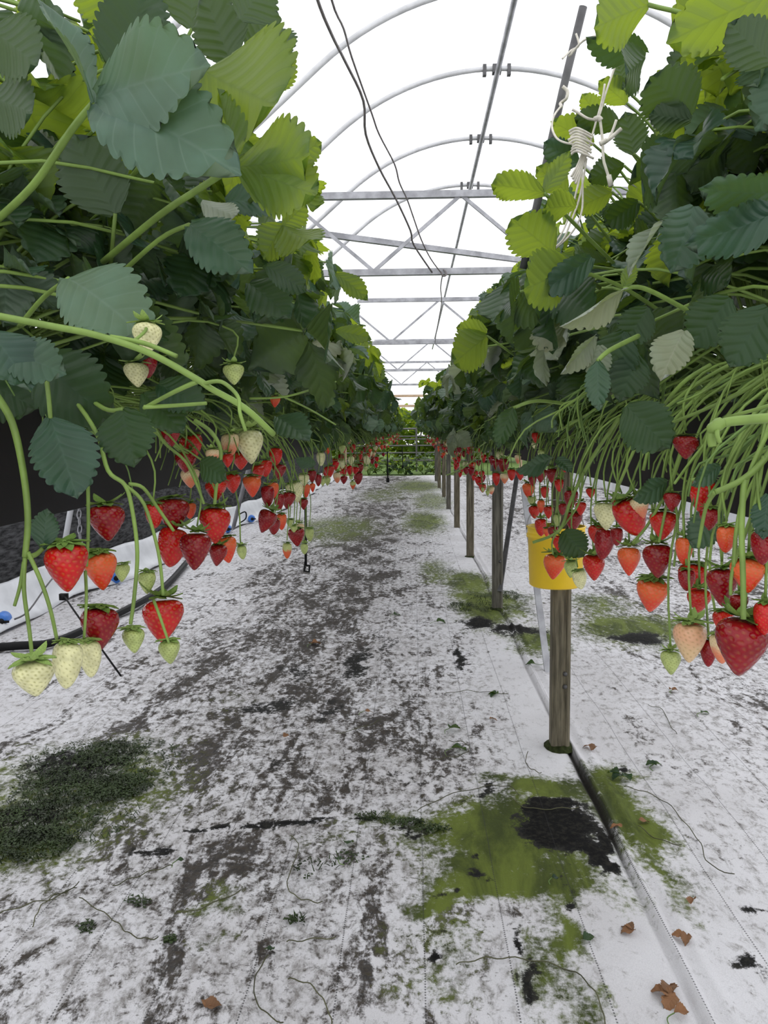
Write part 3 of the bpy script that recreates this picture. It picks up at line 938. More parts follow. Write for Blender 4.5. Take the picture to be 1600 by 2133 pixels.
hero_leaf(L_, [(545, 60, .95, 590, 130, .95, 1.5, 160, .2, .3), (500, 40, .95, 560, -40, .95, 1.2, 160, .2, .3)], None, 'leaf')
hero_leaf(L_, [(240, 445, .95, 150, 285, .93, .95, 190, .2, .3)], [(240, 445, .95), (230, 560, 1.0)], 'leaf')
hero_leaf(L_, [(590, 470, 1.1, 660, 530, 1.05, .8, 150, .4, .5), (590, 470, 1.1, 640, 425, 1.1, .9, 160, .3, .3), (590, 470, 1.1, 540, 540, 1.08, .9, 150, .3, .3)], [(590, 470, 1.1), (560, 600, 1.2)], 'leaf_light')
hero_leaf(L_, [(143, 580, .80, 277, 655, .74, .75, -25, .3, .6)], [(143, 580, .80), (90, 620, .85), (40, 680, .9)], 'leaf_sheen')
hero_leaf(L_, [(395, 468, .85, 510, 548, .82, .72, -10, .3, .5)], [(395, 468, .85), (330, 500, .88), (230, 590, .95)], 'leaf_blue')
hero_leaf(L_, [(420, 420, .92, 500, 460, .90, .6, 150, .4, .3), (340, 300, .92, 420, 350, .9, .6, 150, .3, .2)], None, 'leaf_silver')
hero_leaf(L_, [(470, 420, 1.0, 590, 410, 1.0, .7, -30, .3, .5)], None, 'leaf_blue')
hero_leaf(L_, [(105, 872, .80, 165, 1030, .78, .82, -15, .3, .3)], [(105, 872, .80), (98, 800, .82), (85, 740, .88), (20, 700, .98)], 'leaf_blue')
hero_leaf(L_, [(256, 852, .84, 275, 968, .82, .98, 10, .35, .3)], [(256, 852, .84), (215, 850, .85), (130, 790, .92), (20, 760, 1.0)], 'leaf')
hero_leaf(L_, [(75, 745, .86, 225, 880, .85, .85, 20, .2, .3)], None, 'leaf')
hero_leaf(L_, [(-20, 690, .76, 65, 800, .74, .8, -20, .3, .3), (10, 730, .76, 130, 770, .75, .8, -20, .3, .3)], None, 'leaf_blue')
hero_leaf(L_, [(90, 1142, .80, 95, 1060, .80, .75, -15, .2, .3)], [(90, 1142, .80), (75, 1155, .80), (58, 1160, .80)], 'leaf_blue')
hero_leaf(L_, [(578, 868, 1.5, 640, 905, 1.45, .75, -30, .3, .4)], None, 'leaf_blue')
hero_leaf(L_, [(655, 970, 2.0, 622, 960, 1.95, .6, -30, .3, .4)], None, 'leaf_blue')
hero_leaf(L_, [(330, 800, .95, 420, 840, .93, .8, -20, .3, .4), (300, 820, .95, 380, 890, .93, .8, -20, .3, .4)], None, 'leaf')
hero_leaf(L_, [(555, 555, 1.0, 640, 600, 1.0, .7, -25, .3, .4), (520, 590, 1.05, 600, 650, 1.02, .8, -20, .3, .4)], None, 'leaf')
hero_leaf(L_, [(700, 570, 1.5, 770, 618, 1.5, .6, -30, .3, .4), (700, 690, 1.8, 775, 700, 1.8, .6, -30, .3, .4)], None, 'leaf_light')
hero_leaf(L_, [(-20, 60, .72, 90, 140, .72, 1.1, 190, .2, .3), (-20, 200, .75, 80, 240, .74, 1.1, 180, .2, .3)], None, 'leaf')
hero_leaf(L_, [(418, 962, .95, 466, 996, .93, .8, 10, .2, .3)], None, 'leaf')

hero_leaf(L_, [(480, 130, 1.0, 430, -10, 1.0, .9, 165, .3, .3)], [(480, 130, 1.0), (440, 220, 1.05), (330, 380, 1.1)], 'leaf')
hero_leaf(L_, [(400, 60, 1.05, 400, -80, 1.05, 1.0, 170, .2, .3)], [(400, 60, 1.05), (330, 200, 1.1)], 'leaf')
hero_leaf(L_, [(520, 110, 1.05, 575, 20, 1.05, .9, 160, .2, .3)], [(520, 110, 1.05), (470, 250, 1.1)], 'leaf')
hero_leaf(L_, [(250, 40, 1.0, 160, -60, 1.0, .9, 170, .2, .3)], [(250, 40, 1.0), (200, 200, 1.1)], 'leaf_light')
hero_leaf(L_, [(560, 190, 1.0, 610, 110, 1.0, .8, 160, .2, .3)], [(560, 190, 1.0), (480, 330, 1.1)], 'leaf_light')
hero_leaf(L_, [(600, 330, .95, 672, 300, .95, .9, 160, .2, .3)], [(600, 330, .95), (520, 420, 1.0)], 'leaf_light')

hero_leaf(L_, [(-60, 780, 1.0, 70, 850, 1.0, .95, 10, .2, .3)], [(-60, 780, 1.0), (-120, 760, 1.05)], 'leaf')

R1 = 1
hero_leaf(R1, [(1350, 10, .85, 1218, 60, .82, .75, 168, .2, .3)], [(1350, 10, .85), (1500, 60, .95), (1640, 200, 1.0)], 'leaf_light')
hero_leaf(R1, [(1640, -30, .72, 1375, 85, .72, .55, 160, .2, .2)], None, 'leaf_light')
hero_leaf(R1, [(1610, 130, .70, 1515, 50, .70, .9, 185, .2, .3)], None, 'leaf')
hero_leaf(R1, [(1345, 110, 1.25, 1228, 95, 1.2, .55, -40, .3, .3), (1345, 120, 1.1, 1285, 165, 1.05, .8, 160, .3, .3)], None, 'leaf_blue')
hero_leaf(R1, [(1440, 240, .95, 1350, 150, .92, 1.0, 170, .2, .3), (1440, 250, .95, 1350, 235, .95, .8, 165, .2, .3)], [(1505, 165, .95), (1560, 130, 1.0), (1640, 90, 1.0)], 'leaf')
hero_leaf(R1, [(1134, 402, 1.05, 1010, 375, 1.0, .45, 165, .4, .3), (1134, 400, 1.05, 1188, 318, 1.05, .5, 165, .3, .2)], [(1134, 402, 1.05), (1200, 470, 1.1), (1330, 600, 1.2)], 'leaf_light')
hero_leaf(R1, [(1150, 525, 1.05, 1062, 448, 1.02, .9, 168, .2, .3), (1200, 430, 1.05, 1120, 430, 1.02, .7, 160, .2, .3)], [(1150, 525, 1.05), (1250, 600, 1.1)], 'leaf_light')
hero_leaf(R1, [(1195, 560, 1.0, 1075, 605, .96, .82, 168, .2, .3)], [(1195, 560, 1.0), (1300, 600, 1.05), (1420, 680, 1.1)], 'leaf_light')
hero_leaf(R1, [(1232, 535, 1.0, 1142, 612, .97, .55, -30, .35, .4)], None, 'leaf_blue')
hero_leaf(R1, [(1380, 465, .80, 1302, 568, .78, .30, 60, 1.2, .2)], None, 'leaf_silver')
hero_leaf(R1, [(1445, 430, .82, 1408, 560, .80, .85, -20, .3, .3)], None, 'leaf_blue')
hero_leaf(R1, [(1620, 400, .78, 1475, 415, .75, .65, -40, .3, .4), (1620, 440, .78, 1455, 520, .75, .55, -30, .3, .4)], None, 'leaf_blue')
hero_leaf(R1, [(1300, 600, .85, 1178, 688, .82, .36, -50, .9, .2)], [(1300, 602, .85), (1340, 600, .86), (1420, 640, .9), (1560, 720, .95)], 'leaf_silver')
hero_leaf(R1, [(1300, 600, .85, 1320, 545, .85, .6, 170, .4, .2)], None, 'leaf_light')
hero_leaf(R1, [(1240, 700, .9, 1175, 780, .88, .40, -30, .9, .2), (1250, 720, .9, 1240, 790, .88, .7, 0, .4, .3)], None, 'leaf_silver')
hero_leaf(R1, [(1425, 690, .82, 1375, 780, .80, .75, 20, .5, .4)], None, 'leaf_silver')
hero_leaf(R1, [(1245, 752, .85, 1246, 852, .83, .5, 10, .3, .2)], [(1245, 752, .85), (1270, 730, .86), (1330, 700, .9)], 'leaf_blue')
hero_leaf(R1, [(1305, 845, .85, 1392, 935, .83, .95, 10, .2, .3)], None, 'leaf')
hero_leaf(R1, [(1015, 700, 1.6, 935, 760, 1.55, .8, 165, .2, .3), (1015, 690, 1.6, 950, 680, 1.6, .7, 165, .2, .3)], [(1015, 700, 1.6), (1100, 760, 1.7)], 'leaf_light')
hero_leaf(R1, [(1070, 850, 1.2, 1034, 928, 1.18, .55, 20, .3, .3)], [(1070, 850, 1.2), (1120, 835, 1.2), (1200, 845, 1.25)], 'leaf')
hero_leaf(R1, [(1150, 955, 1.45, 1085, 985, 1.4, .5, -40, .3, .3), (1160, 955, 1.45, 1190, 975, 1.4, .5, -40, .3, .3)], None, 'leaf_blue')
hero_leaf(R1, [(1175, 1105, 1.40, 1215, 1160, 1.38, 1.0, 5, .3, .3)], None, 'leaf')
hero_leaf(R1, [(1390, 1005, .95, 1330, 1040, .92, .55, -20, .3, .3), (1600, 1030, .70, 1590, 1120, .68, .6, 0, .3, .2), (1500, 970, .8, 1450, 1010, .78, .5, -20, .3, .3)], None, 'leaf_blue')
hero_leaf(R1, [(1500, 1060, .85, 1440, 1140, .85, .8, 10, .3, .3)], None, 'leaf_blue')
hero_leaf(R1, [(1300, 690, .95, 1260, 800, .95, .9, 0, .3, .3), (1350, 640, .95, 1300, 720, .95, .9, 0, .3, .3), (1330, 740, .95, 1290, 830, .93, .8, 10, .3, .3)], None, 'leaf')
hero_leaf(R1, [(1600, 640, .8, 1520, 760, .8, .9, 10, .3, .3), (1520, 620, .85, 1440, 720, .85, .9, 0, .3, .3)], None, 'leaf')


hero_leaf(R1, [(1305,215,1.46,1250,165,1.46,0.85,160,.3,.3)], [(1305,215,1.46),(1365,275,1.49),(1485,445,1.54)], 'leaf_light')
hero_leaf(R1, [(1290,262,1.48,1196,240,1.48,0.7,160,.3,.3)], [(1290,262,1.48),(1350,322,1.51),(1470,492,1.56)], 'leaf')
hero_leaf(R1, [(1235,300,1.5,1150,248,1.5,0.75,160,.3,.3)], [(1235,300,1.5),(1295,360,1.53),(1415,530,1.58)], 'leaf_light')
hero_leaf(R1, [(1205,340,1.5,1130,300,1.5,0.8,-20,.3,.3)], [(1205,340,1.5),(1265,400,1.53),(1385,570,1.58)], 'leaf_blue')
hero_leaf(R1, [(1300,345,1.46,1220,372,1.46,0.75,160,.3,.3)], [(1300,345,1.46),(1360,405,1.49),(1480,575,1.54)], 'leaf')
hero_leaf(R1, [(1275,400,1.45,1190,436,1.45,0.7,165,.3,.3)], [(1275,400,1.45),(1335,460,1.48),(1455,630,1.53)], 'leaf_light')
hero_leaf(R1, [(1300,185,1.45,1290,128,1.45,0.9,160,.3,.3)], [(1300,185,1.45),(1360,245,1.48),(1480,415,1.53)], 'leaf')
hero_leaf(R1, [(1320,320,1.42,1305,235,1.42,0.9,170,.3,.3)], [(1320,320,1.42),(1380,380,1.45),(1500,550,1.5)], 'leaf')
hero_leaf(R1, [(1180,400,1.5,1120,345,1.5,0.8,165,.3,.3)], [(1180,400,1.5),(1240,460,1.53),(1360,630,1.58)], 'leaf_light')
hero_leaf(R1, [(1330,420,1.4,1262,470,1.4,0.8,-20,.3,.3)], [(1330,420,1.4),(1390,480,1.43),(1510,650,1.48)], 'leaf')
hero_leaf(R1, [(1250,250,1.52,1215,195,1.52,0.8,165,.3,.3)], [(1250,250,1.52),(1310,310,1.55),(1430,480,1.6)], 'leaf_light')
KEEP = [(1130, 60, 1300, 540, 1.50, 1)]
for h_ in HERO:
    for l_ in h_[1]:
        L2 = math.hypot(l_[3] - l_[0], l_[4] - l_[1])
        cx_, cy_ = (l_[0] + l_[3]) / 2, (l_[1] + l_[4]) / 2
        q_ = 0.36 * L2
        KEEP.append((cx_ - q_, cy_ - q_, cx_ + q_, cy_ + q_, max(l_[2], l_[5]) + .02, h_[0]))

# silhouettes of the rows in the photo (image y -> image x)
SIL_L = [(-400, 520), (0, 555), (110, 590), (210, 600), (270, 650), (330, 675), (410, 685), (440, 660), (480, 700), (560, 735), (615, 755), (690, 765), (740, 795), (790, 820), (840, 840), (2000, 846)]
SIL_R = [(-400, 1300), (0, 1300), (110, 1280), (190, 1240), (240, 1180), (300, 1140), (340, 1090), (400, 1090), (480, 1070), (560, 1055), (620, 990), (690, 955), (760, 930), (810, 905), (870, 880), (2000, 872)]
LOW_L = [(-500, 900), (0, 860), (200, 850), (330, 830), (600, 850), (760, 900), (860, 910)]
LOW_R = [(860, 905), (1000, 870), (1150, 860), (1300, 840), (1600, 800), (2200, 800)]

def ok_leaf(pts, side, ymin=0.86, low=0.0):
    for v in pts:
        if v.y < ymin:
            return False
        q = proj(v)
        if q is None:
            return False
        for k_ in KEEP:
            if k_[5] == side and v.y < k_[4] and k_[0] < q[0] < k_[2] and k_[1] < q[1] < k_[3]:
                return False
        if side < 0:
            if q[0] > interp(SIL_L, q[1]) or q[1] > interp(LOW_L, q[0]) + low:
                return False
        else:
            if q[0] < interp(SIL_R, q[1]) or q[1] > interp(LOW_R, q[0]) + low:
                return False
    return True

# fruit stalk templates: over the trough lip and down, with side branches
STALK = []
for k in range(10):
    r = random.Random(300 + k)
    mb = MB()
    L = r.uniform(0.20, 0.30)
    dz = -r.uniform(0.02, 0.12)
    pts = [Vector((0, 0, 0.0)), Vector((0.07, r.uniform(-.02, .02), r.uniform(.03, .07))), Vector((L * 0.6, r.uniform(-.05, .05), 0.02 + dz * .2)), Vector((L * 0.88, r.uniform(-.07, .07), dz * .7)), Vector((L, r.uniform(-.08, .08), dz))]
    pth = smooth_path(pts, 4)
    mb.tube(pth, [lerp(0.0024, 0.0013, i / (len(pth) - 1)) for i in range(len(pth))], 6)
    for j in range(3):
        p0 = pth[rr.choice([8, 10, 11, 12])]
        e = p0 + Vector((r.uniform(.0, .06), r.uniform(-.05, .05), -r.uniform(.03, .09)))
        mb.tube(smooth_path([p0, (p0 + e) / 2 + Vector((.012, 0, .01)), e], 3), [0.0015, 0.0013, 0.0012, 0.0012, 0.0011, 0.001, 0.001], 5)
    STALK.append({'mb': mb, 'mesh': mb.mesh('fruit_stalk', [M['stem_dark' if k % 2 else 'stem']])})

ORD = ['first', 'second', 'third', 'fourth', 'fifth', 'sixth', 'seventh', 'eighth', 'ninth', 'tenth', 'eleventh', 'twelfth', 'thirteenth', 'fourteenth', 'fifteenth', 'sixteenth', 'seventeenth', 'eighteenth', 'nineteenth', 'twentieth',
       'twenty-first', 'twenty-second', 'twenty-third', 'twenty-fourth', 'twenty-fifth', 'twenty-sixth', 'twenty-seventh', 'twenty-eighth', 'twenty-ninth', 'thirtieth']
PLANTS = {-1: [], 1: []}
NEAR_N = 16
SPACING = 0.215
def near_plant(side, i):
    y = 0.75 + SPACING * i
    xr = XL if side < 0 else XR
    x = xr - side * 0.0 + (0.035 if i % 2 else -0.035)
    nm = 'left' if side < 0 else 'right'
    lab = f'leafy strawberry plant, {ORD[i]} from the camera in the {nm} row'
    root = empty('strawberry_plant', (x, y, TZ1), lab, 'plant', f'strawberry plants of the {nm} row')
    r = random.Random(1000 * (side + 2) + i)
    base = 0.0 if side < 0 else math.pi
    crown = MB(); crown.lathe([(0.0001, -0.02), (0.018, -0.015), (0.022, 0.004), (0.012, 0.02), (0.0001, 0.024)], 10)
    link('crown', crown.mesh('crown', [M['stem_dark']]), root)
    cnt, tries = 0, 0
    want = 40 if i < 10 else 34
    loc = Vector((x, y, TZ1))
    while cnt < want and tries < 500:
        tries += 1
        k = r.randrange(len(TEMPL))
        yaw = base + (r.gauss(0, 0.75) if r.random() < 0.8 else r.uniform(-math.pi, math.pi))
        sc = r.uniform(0.85, 1.2)
        mt = Matrix.Translation(loc) @ Matrix.Rotation(yaw, 4, 'Z') @ Matrix.Rotation(r.uniform(-.12, .12), 4, 'Y') @ Matrix.Scale(sc, 4)
        if not ok_leaf([mt @ p for p in TEMPL[k]['pts']], side, 0.86 if k < NUP else 1.35, 0 if k < NUP else 75):
            continue
        b = TEMPL[k]['rh'][1]
        q = r.random()
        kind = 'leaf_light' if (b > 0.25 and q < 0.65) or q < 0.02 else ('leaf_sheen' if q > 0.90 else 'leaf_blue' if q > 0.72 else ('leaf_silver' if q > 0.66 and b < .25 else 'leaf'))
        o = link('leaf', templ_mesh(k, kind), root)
        o.matrix_local = Matrix.Translation(-loc) @ mt
        link('petiole', TEMPL[k]['petiole'], o)
        cnt += 1
    for j in range(9):      # leaves leaning to the far side of the trough close the view through the row
        k = r.randrange(NUP)
        mt = Matrix.Translation(loc) @ Matrix.Rotation(base + math.pi + r.gauss(0, .7), 4, 'Z') @ Matrix.Scale(r.uniform(.6, 1.0), 4)
        if min((mt @ p).y for p in TEMPL[k]['pts']) < .8:
            continue
        o = link('leaf', templ_mesh(k, 'leaf'), root)
        o.matrix_local = Matrix.Translation(-loc) @ mt
        link('petiole', TEMPL[k]['petiole'], o)
    for j in range((8 if i < 5 else 5) if side > 0 else 4):
        k = r.randrange(len(STALK))
        yaw = base + r.gauss(0, 0.45)
        mt = Matrix.Translation(loc + Vector((0, r.uniform(-.06, .06), 0.01 + 0.05 * r.random()))) @ Matrix.Rotation(yaw, 4, 'Z') @ Matrix.Scale(r.uniform(.8, 1.12), 4)
        if i == 0 and side < 0:
            continue
        o = link('fruit_stalk', STALK[k]['mesh'], root)
        o.matrix_local = Matrix.Translation(-loc) @ mt
    PLANTS[side].append((root, loc))
for side in (-1, 1):
    for i in range(NEAR_N):
        near_plant(side, i)

# plants farther down the rows: whole plants as single meshes, a few sorts, mirrored by rotation
FAR = []
for vk in range(10):
    lod = 1 if vk < 5 else 2
    r = random.Random(500 + vk)
    mb = MB()
    for j in range(46 if lod == 1 else 40):
        a, b = rh[r.randrange(NUP)]
        a, b = a * 0.95, b * 0.98
        lt = leaf_template(r.randrange(9999), a, b, lod, r.uniform(0.07, 0.098))
        q = r.random()
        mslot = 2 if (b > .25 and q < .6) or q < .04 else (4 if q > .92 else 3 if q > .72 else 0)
        lt.mi = [mslot if m_ == 0 else 1 for m_ in lt.mi]
        yaw = r.gauss(0, 0.8) if r.random() < 0.8 else r.uniform(-3.14, 3.14)
        mb.addmb(lt, Matrix.Translation((r.uniform(-.04, .04), r.uniform(-.06, .06), 0)) @ Matrix.Rotation(yaw, 4, 'Z'))
    for j in range(14):
        lt = leaf_template(r.randrange(9999), r.uniform(.16, .30), r.uniform(-.06, .08), lod, r.uniform(0.05, 0.08))
        lt.mi = [r.choice((0, 3)) if m_ == 0 else 1 for m_ in lt.mi[:1]] * 1 + [0 if m_ == 0 else 1 for m_ in lt.mi[1:]]
        mb.addmb(lt, Matrix.Translation((0, r.uniform(-.08, .08), .02)) @ Matrix.Rotation(r.gauss(0, .6), 4, 'Z'))
    for j in range(5):
        st = STALK[r.randrange(len(STALK))]['mb']
        s2 = MB(); s2.addmb(st, Matrix.Translation((0, r.uniform(-.07, .07), .02)) @ Matrix.Rotation(r.gauss(0, .4), 4, 'Z'))
        s2.mi = [1] * len(s2.f)
        mb.addmb(s2)
    FAR.append(mb.mesh('strawberry_plant_far', [M['leaf'], M['stem_dark'], M['leaf_light'], M['leaf_blue'], M['leaf_sheen']]))
for side in (-1, 1):
    y = 0.75 + SPACING * NEAR_N
    i = 0
    nm = 'left' if side < 0 else 'right'
    xr = XL if side < 0 else XR
    while y < ROW_END - 0.1:
        me = FAR[rng.randrange(5)] if y < 9 else FAR[5 + rng.randrange(5)]
        pull = 0.05 + 0.05 * min(1, max(0, (y - 6) / 8))
        o = link('strawberry_plant', me, None, (xr + side * pull + rng.uniform(-.03, .03), y, TZ1), (0, 0, (0 if side < 0 else math.pi) + rng.uniform(-.35, .35)), rng.uniform(.9, 1.08))
        if y < 9:
            tag(o, f'strawberry plant in mid {nm} row, {ORD[i]} behind the sixteenth from the camera' if i < 30 else f'distant strawberry plant far down the {nm} row', 'plant', f'strawberry plants of the {nm} row')
        else:
            tag(o, f'distant strawberry plant far down the {nm} row', 'plant', f'distant strawberry plants of the {nm} row')
        y += SPACING if y < 9 else 0.25
        i += 1

for h_ in HERO:
    build_hero_leaf(*h_)

def hero_stalk(side, paths, y, rad=0.002, mat='stem'):
    root, loc = nearest_plant(side, y)
    mb = MB()
    for lst, r in paths:
        pth = smooth_path(pxpath(lst), 5)
        mb.tube(pth, [lerp(r, r * 0.8, i / (len(pth) - 1)) for i in range(len(pth))], 7)
    child_world('fruit_stalk', mb.mesh('fruit_stalk', [M[mat]]), root, Matrix.Translation(loc))
hero_stalk(L_, [([(-20, 655, .72), (100, 678, .72), (200, 698, .72), (310, 735, .71), (410, 790, .70), (440, 810, .70), (510, 850, .70), (570, 905, .72)], .0032),
                ([(230, 702, .72), (300, 715, .72), (368, 742, .71)], .0024), ([(410, 795, .70), (360, 818, .72), (300, 850, .75)], .0022),
                ([(420, 800, .70), (460, 795, .69), (495, 825, .69), (500, 860, .68), (512, 898, .68)], .0018), ([(300, 848, .74), (360, 845, .74), (430, 840, .73)], .002)], .8)
hero_stalk(L_, [([(306, 677, .75), (302, 690, .735), (280, 708, .725), (250, 712, .72)], .0016)], .8)
hero_stalk(L_, [([(-10, 820, .78), (25, 880, .78), (48, 980, .78), (58, 1080, .78), (52, 1160, .78)], .0036), ([(52, 1160, .78), (50, 1230, .78), (62, 1320, .78), (67, 1375, .78)], .0022),
                ([(58, 1150, .78), (85, 1210, .78), (105, 1270, .78), (118, 1330, .79)], .0022), ([(50, 1170, .78), (42, 1220, .78), (30, 1262, .78)], .002)], .8)
hero_stalk(L_, [([(60, 740, .95), (140, 815, .88), (200, 900, .83), (225, 980, .82), (260, 1010, .82), (275, 1060, .82), (286, 1150, .82), (280, 1240, .82), (272, 1300, .82)], .0024),
                ([(262, 1012, .82), (300, 1050, .83), (330, 1150, .83), (340, 1240, .83)], .0020), ([(268, 1008, .825), (298, 1016, .835), (330, 1060, .85), (362, 1106, .86)], .002),
                ([(320, 1250, .82), (335, 1290, .80), (352, 1340, .80)], .0016), ([(178, 1190, .84), (180, 1250, .82), (175, 1330, .82)], .0018), ([(183, 1000, .86), (184, 1100, .85), (180, 1180, .84)], .002)], .8)
hero_stalk(L_, [([(310, 870, 1.0), (340, 920, 1.0), (385, 960, 1.0), (410, 1010, 1.0), (425, 1050, 1.0)], .002), ([(405, 875, 1.0), (440, 900, 1.0), (460, 940, 1.0), (452, 1000, 1.0), (447, 1050, 1.0)], .0026)], 1.0)
hero_stalk(L_, [([(520, 830, 1.2), (600, 825, 1.2), (700, 795, 1.25)], .0018), ([(580, 822, 1.2), (640, 850, 1.2), (700, 885, 1.2)], .0014)], 1.2)
hero_stalk(R1, [([(1640, 868, .42), (1560, 874, .42), (1510, 880, .42), (1490, 890, .42), (1482, 908, .42), (1484, 930, .42)], .0026), ([(1500, 882, .42), (1490, 889, .418), (1480, 894, .42)], .0034), ([(1496, 884, .42), (1494, 905, .415), (1500, 922, .415)], .0014)], .8)
hero_stalk(R1, [([(1640, 880, .72), (1590, 960, .70), (1545, 1000, .68), (1490, 1025, .68)], .0030), ([(1550, 1000, .68), (1545, 1100, .67), (1548, 1200, .66), (1549, 1290, .655)], .0026),
                ([(1490, 1025, .68), (1470, 1060, .70), (1455, 1140, .72)], .0018), ([(1590, 950, .70), (1570, 1060, .70), (1528, 1180, .72), (1522, 1240, .72)], .0018)], .8)
hero_stalk(R1, [([(1420, 940, .95), (1400, 1000, .95), (1398, 1010, .95)], .0028), ([(1398, 1010, .95), (1375, 1050, .95), (1345, 1100, .98), (1318, 1130, 1.0)], .0020), ([(1398, 1010, .95), (1385, 1070, .95), (1373, 1130, .95)], .0018),
                ([(1398, 1010, .95), (1412, 1090, .92), (1404, 1180, .92)], .0016), ([(1360, 870, 1.0), (1320, 940, 1.0), (1275, 1045, 1.05)], .0022)], .95)
hero_stalk(R1, [([(1290, 870, 1.2), (1230, 960, 1.3), (1190, 1040, 1.35), (1165, 1105, 1.4), (1110, 1130, 1.4)], .0030), ([(1215, 985, 1.3), (1205, 1050, 1.35), (1170, 1100, 1.4)], .0020), ([(1160, 1108, 1.4), (1150, 1130, 1.4), (1152, 1155, 1.4)], .0016)], 1.3)
hero_stalk(R1, [([(1600, 935, .8), (1500, 985, .8), (1440, 1000, .8)], .002), ([(1500, 780, .9), (1400, 880, .9), (1358, 940, .92)], .0022), ([(1560, 740, .9), (1450, 800, .9), (1330, 900, .95)], .0022), ([(1600, 780, .85), (1520, 830, .85), (1340, 905, .9)], .0022), ([(1480, 760, .9), (1420, 800, .9), (1370, 870, .95), (1340, 980, .95)], .0024),
                ([(1600, 900, .7), (1560, 990, .7), (1535, 1100, .7), (1528, 1180, .7)], .002), ([(1610, 810, .8), (1560, 880, .8), (1520, 960, .8), (1500, 1060, .8)], .0024)], .9)
hero_stalk(R1, [([(985, 958, 3.0), (1000, 930, 3.0), (1060, 900, 2.6), (1130, 892, 2.4)], .002), ([(930, 990, 3.2), (965, 975, 3.2), (1000, 945, 3.2), (1010, 920, 3.2)], .0025)], 3.0)

# ------------------------------------------------------------------ BERRIES
PROF = [(0, 0.0), (.012, .30), (.03, .52), (.07, .76), (.14, .92), (.24, 1.0), (.36, .985), (.50, .87), (.64, .70), (.78, .50), (.88, .33), (.95, .19), (.985, .09), (1.0, 0.0)]
PROF_LONG = [(0, 0.0), (.012, .30), (.03, .55), (.07, .78), (.14, .93), (.26, 1.0), (.45, .97), (.60, .86), (.74, .70), (.85, .52), (.93, .34), (.975, .17), (1.0, 0.0)]
def berry_mesh(asp, seed, hi=True, prof=PROF):
    r = np.random.RandomState(seed)
    nu, nv = (64, 46) if hi else (14, 10)
    tt = np.linspace(0, 1, nv)
    tt = 0.5 - 0.5 * np.cos(np.pi * tt) * (0.4) - 0.3 * (1 - 2 * tt) if hi else tt
    tt = (tt - tt[0]) / (tt[-1] - tt[0])
    px = [p[0] for p in prof]; py = [p[1] for p in prof]
    h = asp
    rad = np.interp(tt, px, py)
    for _ in range(1):
        rad[1:-1] = 0.25 * rad[:-2] + 0.5 * rad[1:-1] + 0.25 * rad[2:]
    rad[0] = rad[-1] = 0
    th = np.linspace(0, 2 * np.pi, nu, endpoint=False)
    TH, TT = np.meshgrid(th, tt)
    RD = np.repeat(rad[:, None], nu, 1)
    lob = 1 + 0.05 * np.cos(2 * TH + r.rand() * 6) + 0.04 * np.cos(3 * TH + r.rand() * 6) * (1 - TT)
    X = 0.5 * RD * lob * np.cos(TH); Y = 0.5 * RD * lob * np.sin(TH)
    Zz = -TT * h - 0.03 * np.exp(-((RD) / .35) ** 2) * (TT < .2) + 0.03 * np.cos(TH + r.rand() * 6) * RD
    X += 0.06 * TT ** 2 * r.uniform(-1, 1)
    seed_a = np.zeros_like(X)
    if hi:
        N = 150
        k = np.arange(N)
        # equal-area-ish placement of the seeds along the berry
        cum = np.cumsum(np.maximum(rad, .08)); cum = (cum - cum[0]) / (cum[-1] - cum[0])
        st = np.interp((k + 0.5) / N, cum, tt)
        sth = (k * 2.39996) % (2 * np.pi)
        sr = np.interp(st, tt, rad) * 0.5
        S = np.stack([sr * np.cos(sth), sr * np.sin(sth), -st * h], 1)
        V = np.stack([0.5 * RD * np.cos(TH), 0.5 * RD * np.sin(TH), -TT * h], -1).reshape(-1, 3)
        D = np.sqrt(((V[:, None, :] - S[None]) ** 2).sum(-1)).min(1).reshape(X.shape)
        dim = np.exp(-(D / 0.036) ** 2)
        seed_a = np.clip((0.036 - D) / 0.016, 0, 1)
        f = 1 - 0.075 * dim
        X *= f; Y *= f
    mb = MB()
    vs = np.stack([X, Y, Zz], -1).reshape(-1, 3)
    fs = [(i * nu + k2, (i + 1) * nu + k2, (i + 1) * nu + (k2 + 1) % nu, i * nu + (k2 + 1) % nu) for i in range(nv - 1) for k2 in range(nu)]
    mb.add(vs.tolist(), fs)
    mb.attrs = {'seed': seed_a.ravel(), 'along': TT.ravel()}
    return mb.mesh('strawberry', [BM['red']])
ASP = [0.98, 1.12, 1.22, 1.38, 1.65]
HI = [berry_mesh(a, 40 + k, True, PROF if a < 1.3 else PROF_LONG) for k, a in enumerate(ASP)]
LO = [berry_mesh(a, 60 + k, False) for k, a in enumerate(ASP)]

def calyx_mesh(seed, hi=True, reflex=0.3):
    r = random.Random(seed)
    mb = MB()
    n = 11 if hi else 6
    for k in range(n):
        a = 2 * math.pi * k / n + r.uniform(-.15, .15)
        L = r.uniform(0.42, 0.60)
        w = r.uniform(0.19, 0.27)
        up = r.uniform(-.10, reflex)
        prof_ = [(0, .4), (.3, .9), (.6, .85), (.85, .45), (1, .03)]
        vs, fs = [], []
        for j, (t, ww) in enumerate(prof_):
            rad = 0.04 + L * t
            z = 0.02 + up * t * t * 0.6 - 0.10 * t * (1 - up) + 0.03
            for s in (-1, 0, 1):
                x = rad; y = s * ww * w * 0.7
                z2 = z + (0.035 * abs(s))
                vs.append((x * math.cos(a) - y * math.sin(a), x * math.sin(a) + y * math.cos(a), z2))
        for j in range(len(prof_) - 1):
            for s in range(2):
                fs.append((j * 3 + s, (j + 1) * 3 + s, (j + 1) * 3 + s + 1, j * 3 + s + 1))
        mb.add(vs, fs)
    mb.lathe([(0.0001, 0.10), (0.05, 0.09), (0.07, 0.05), (0.10, 0.0)], 8)
    return mb.mesh('calyx', [M['calyx']])
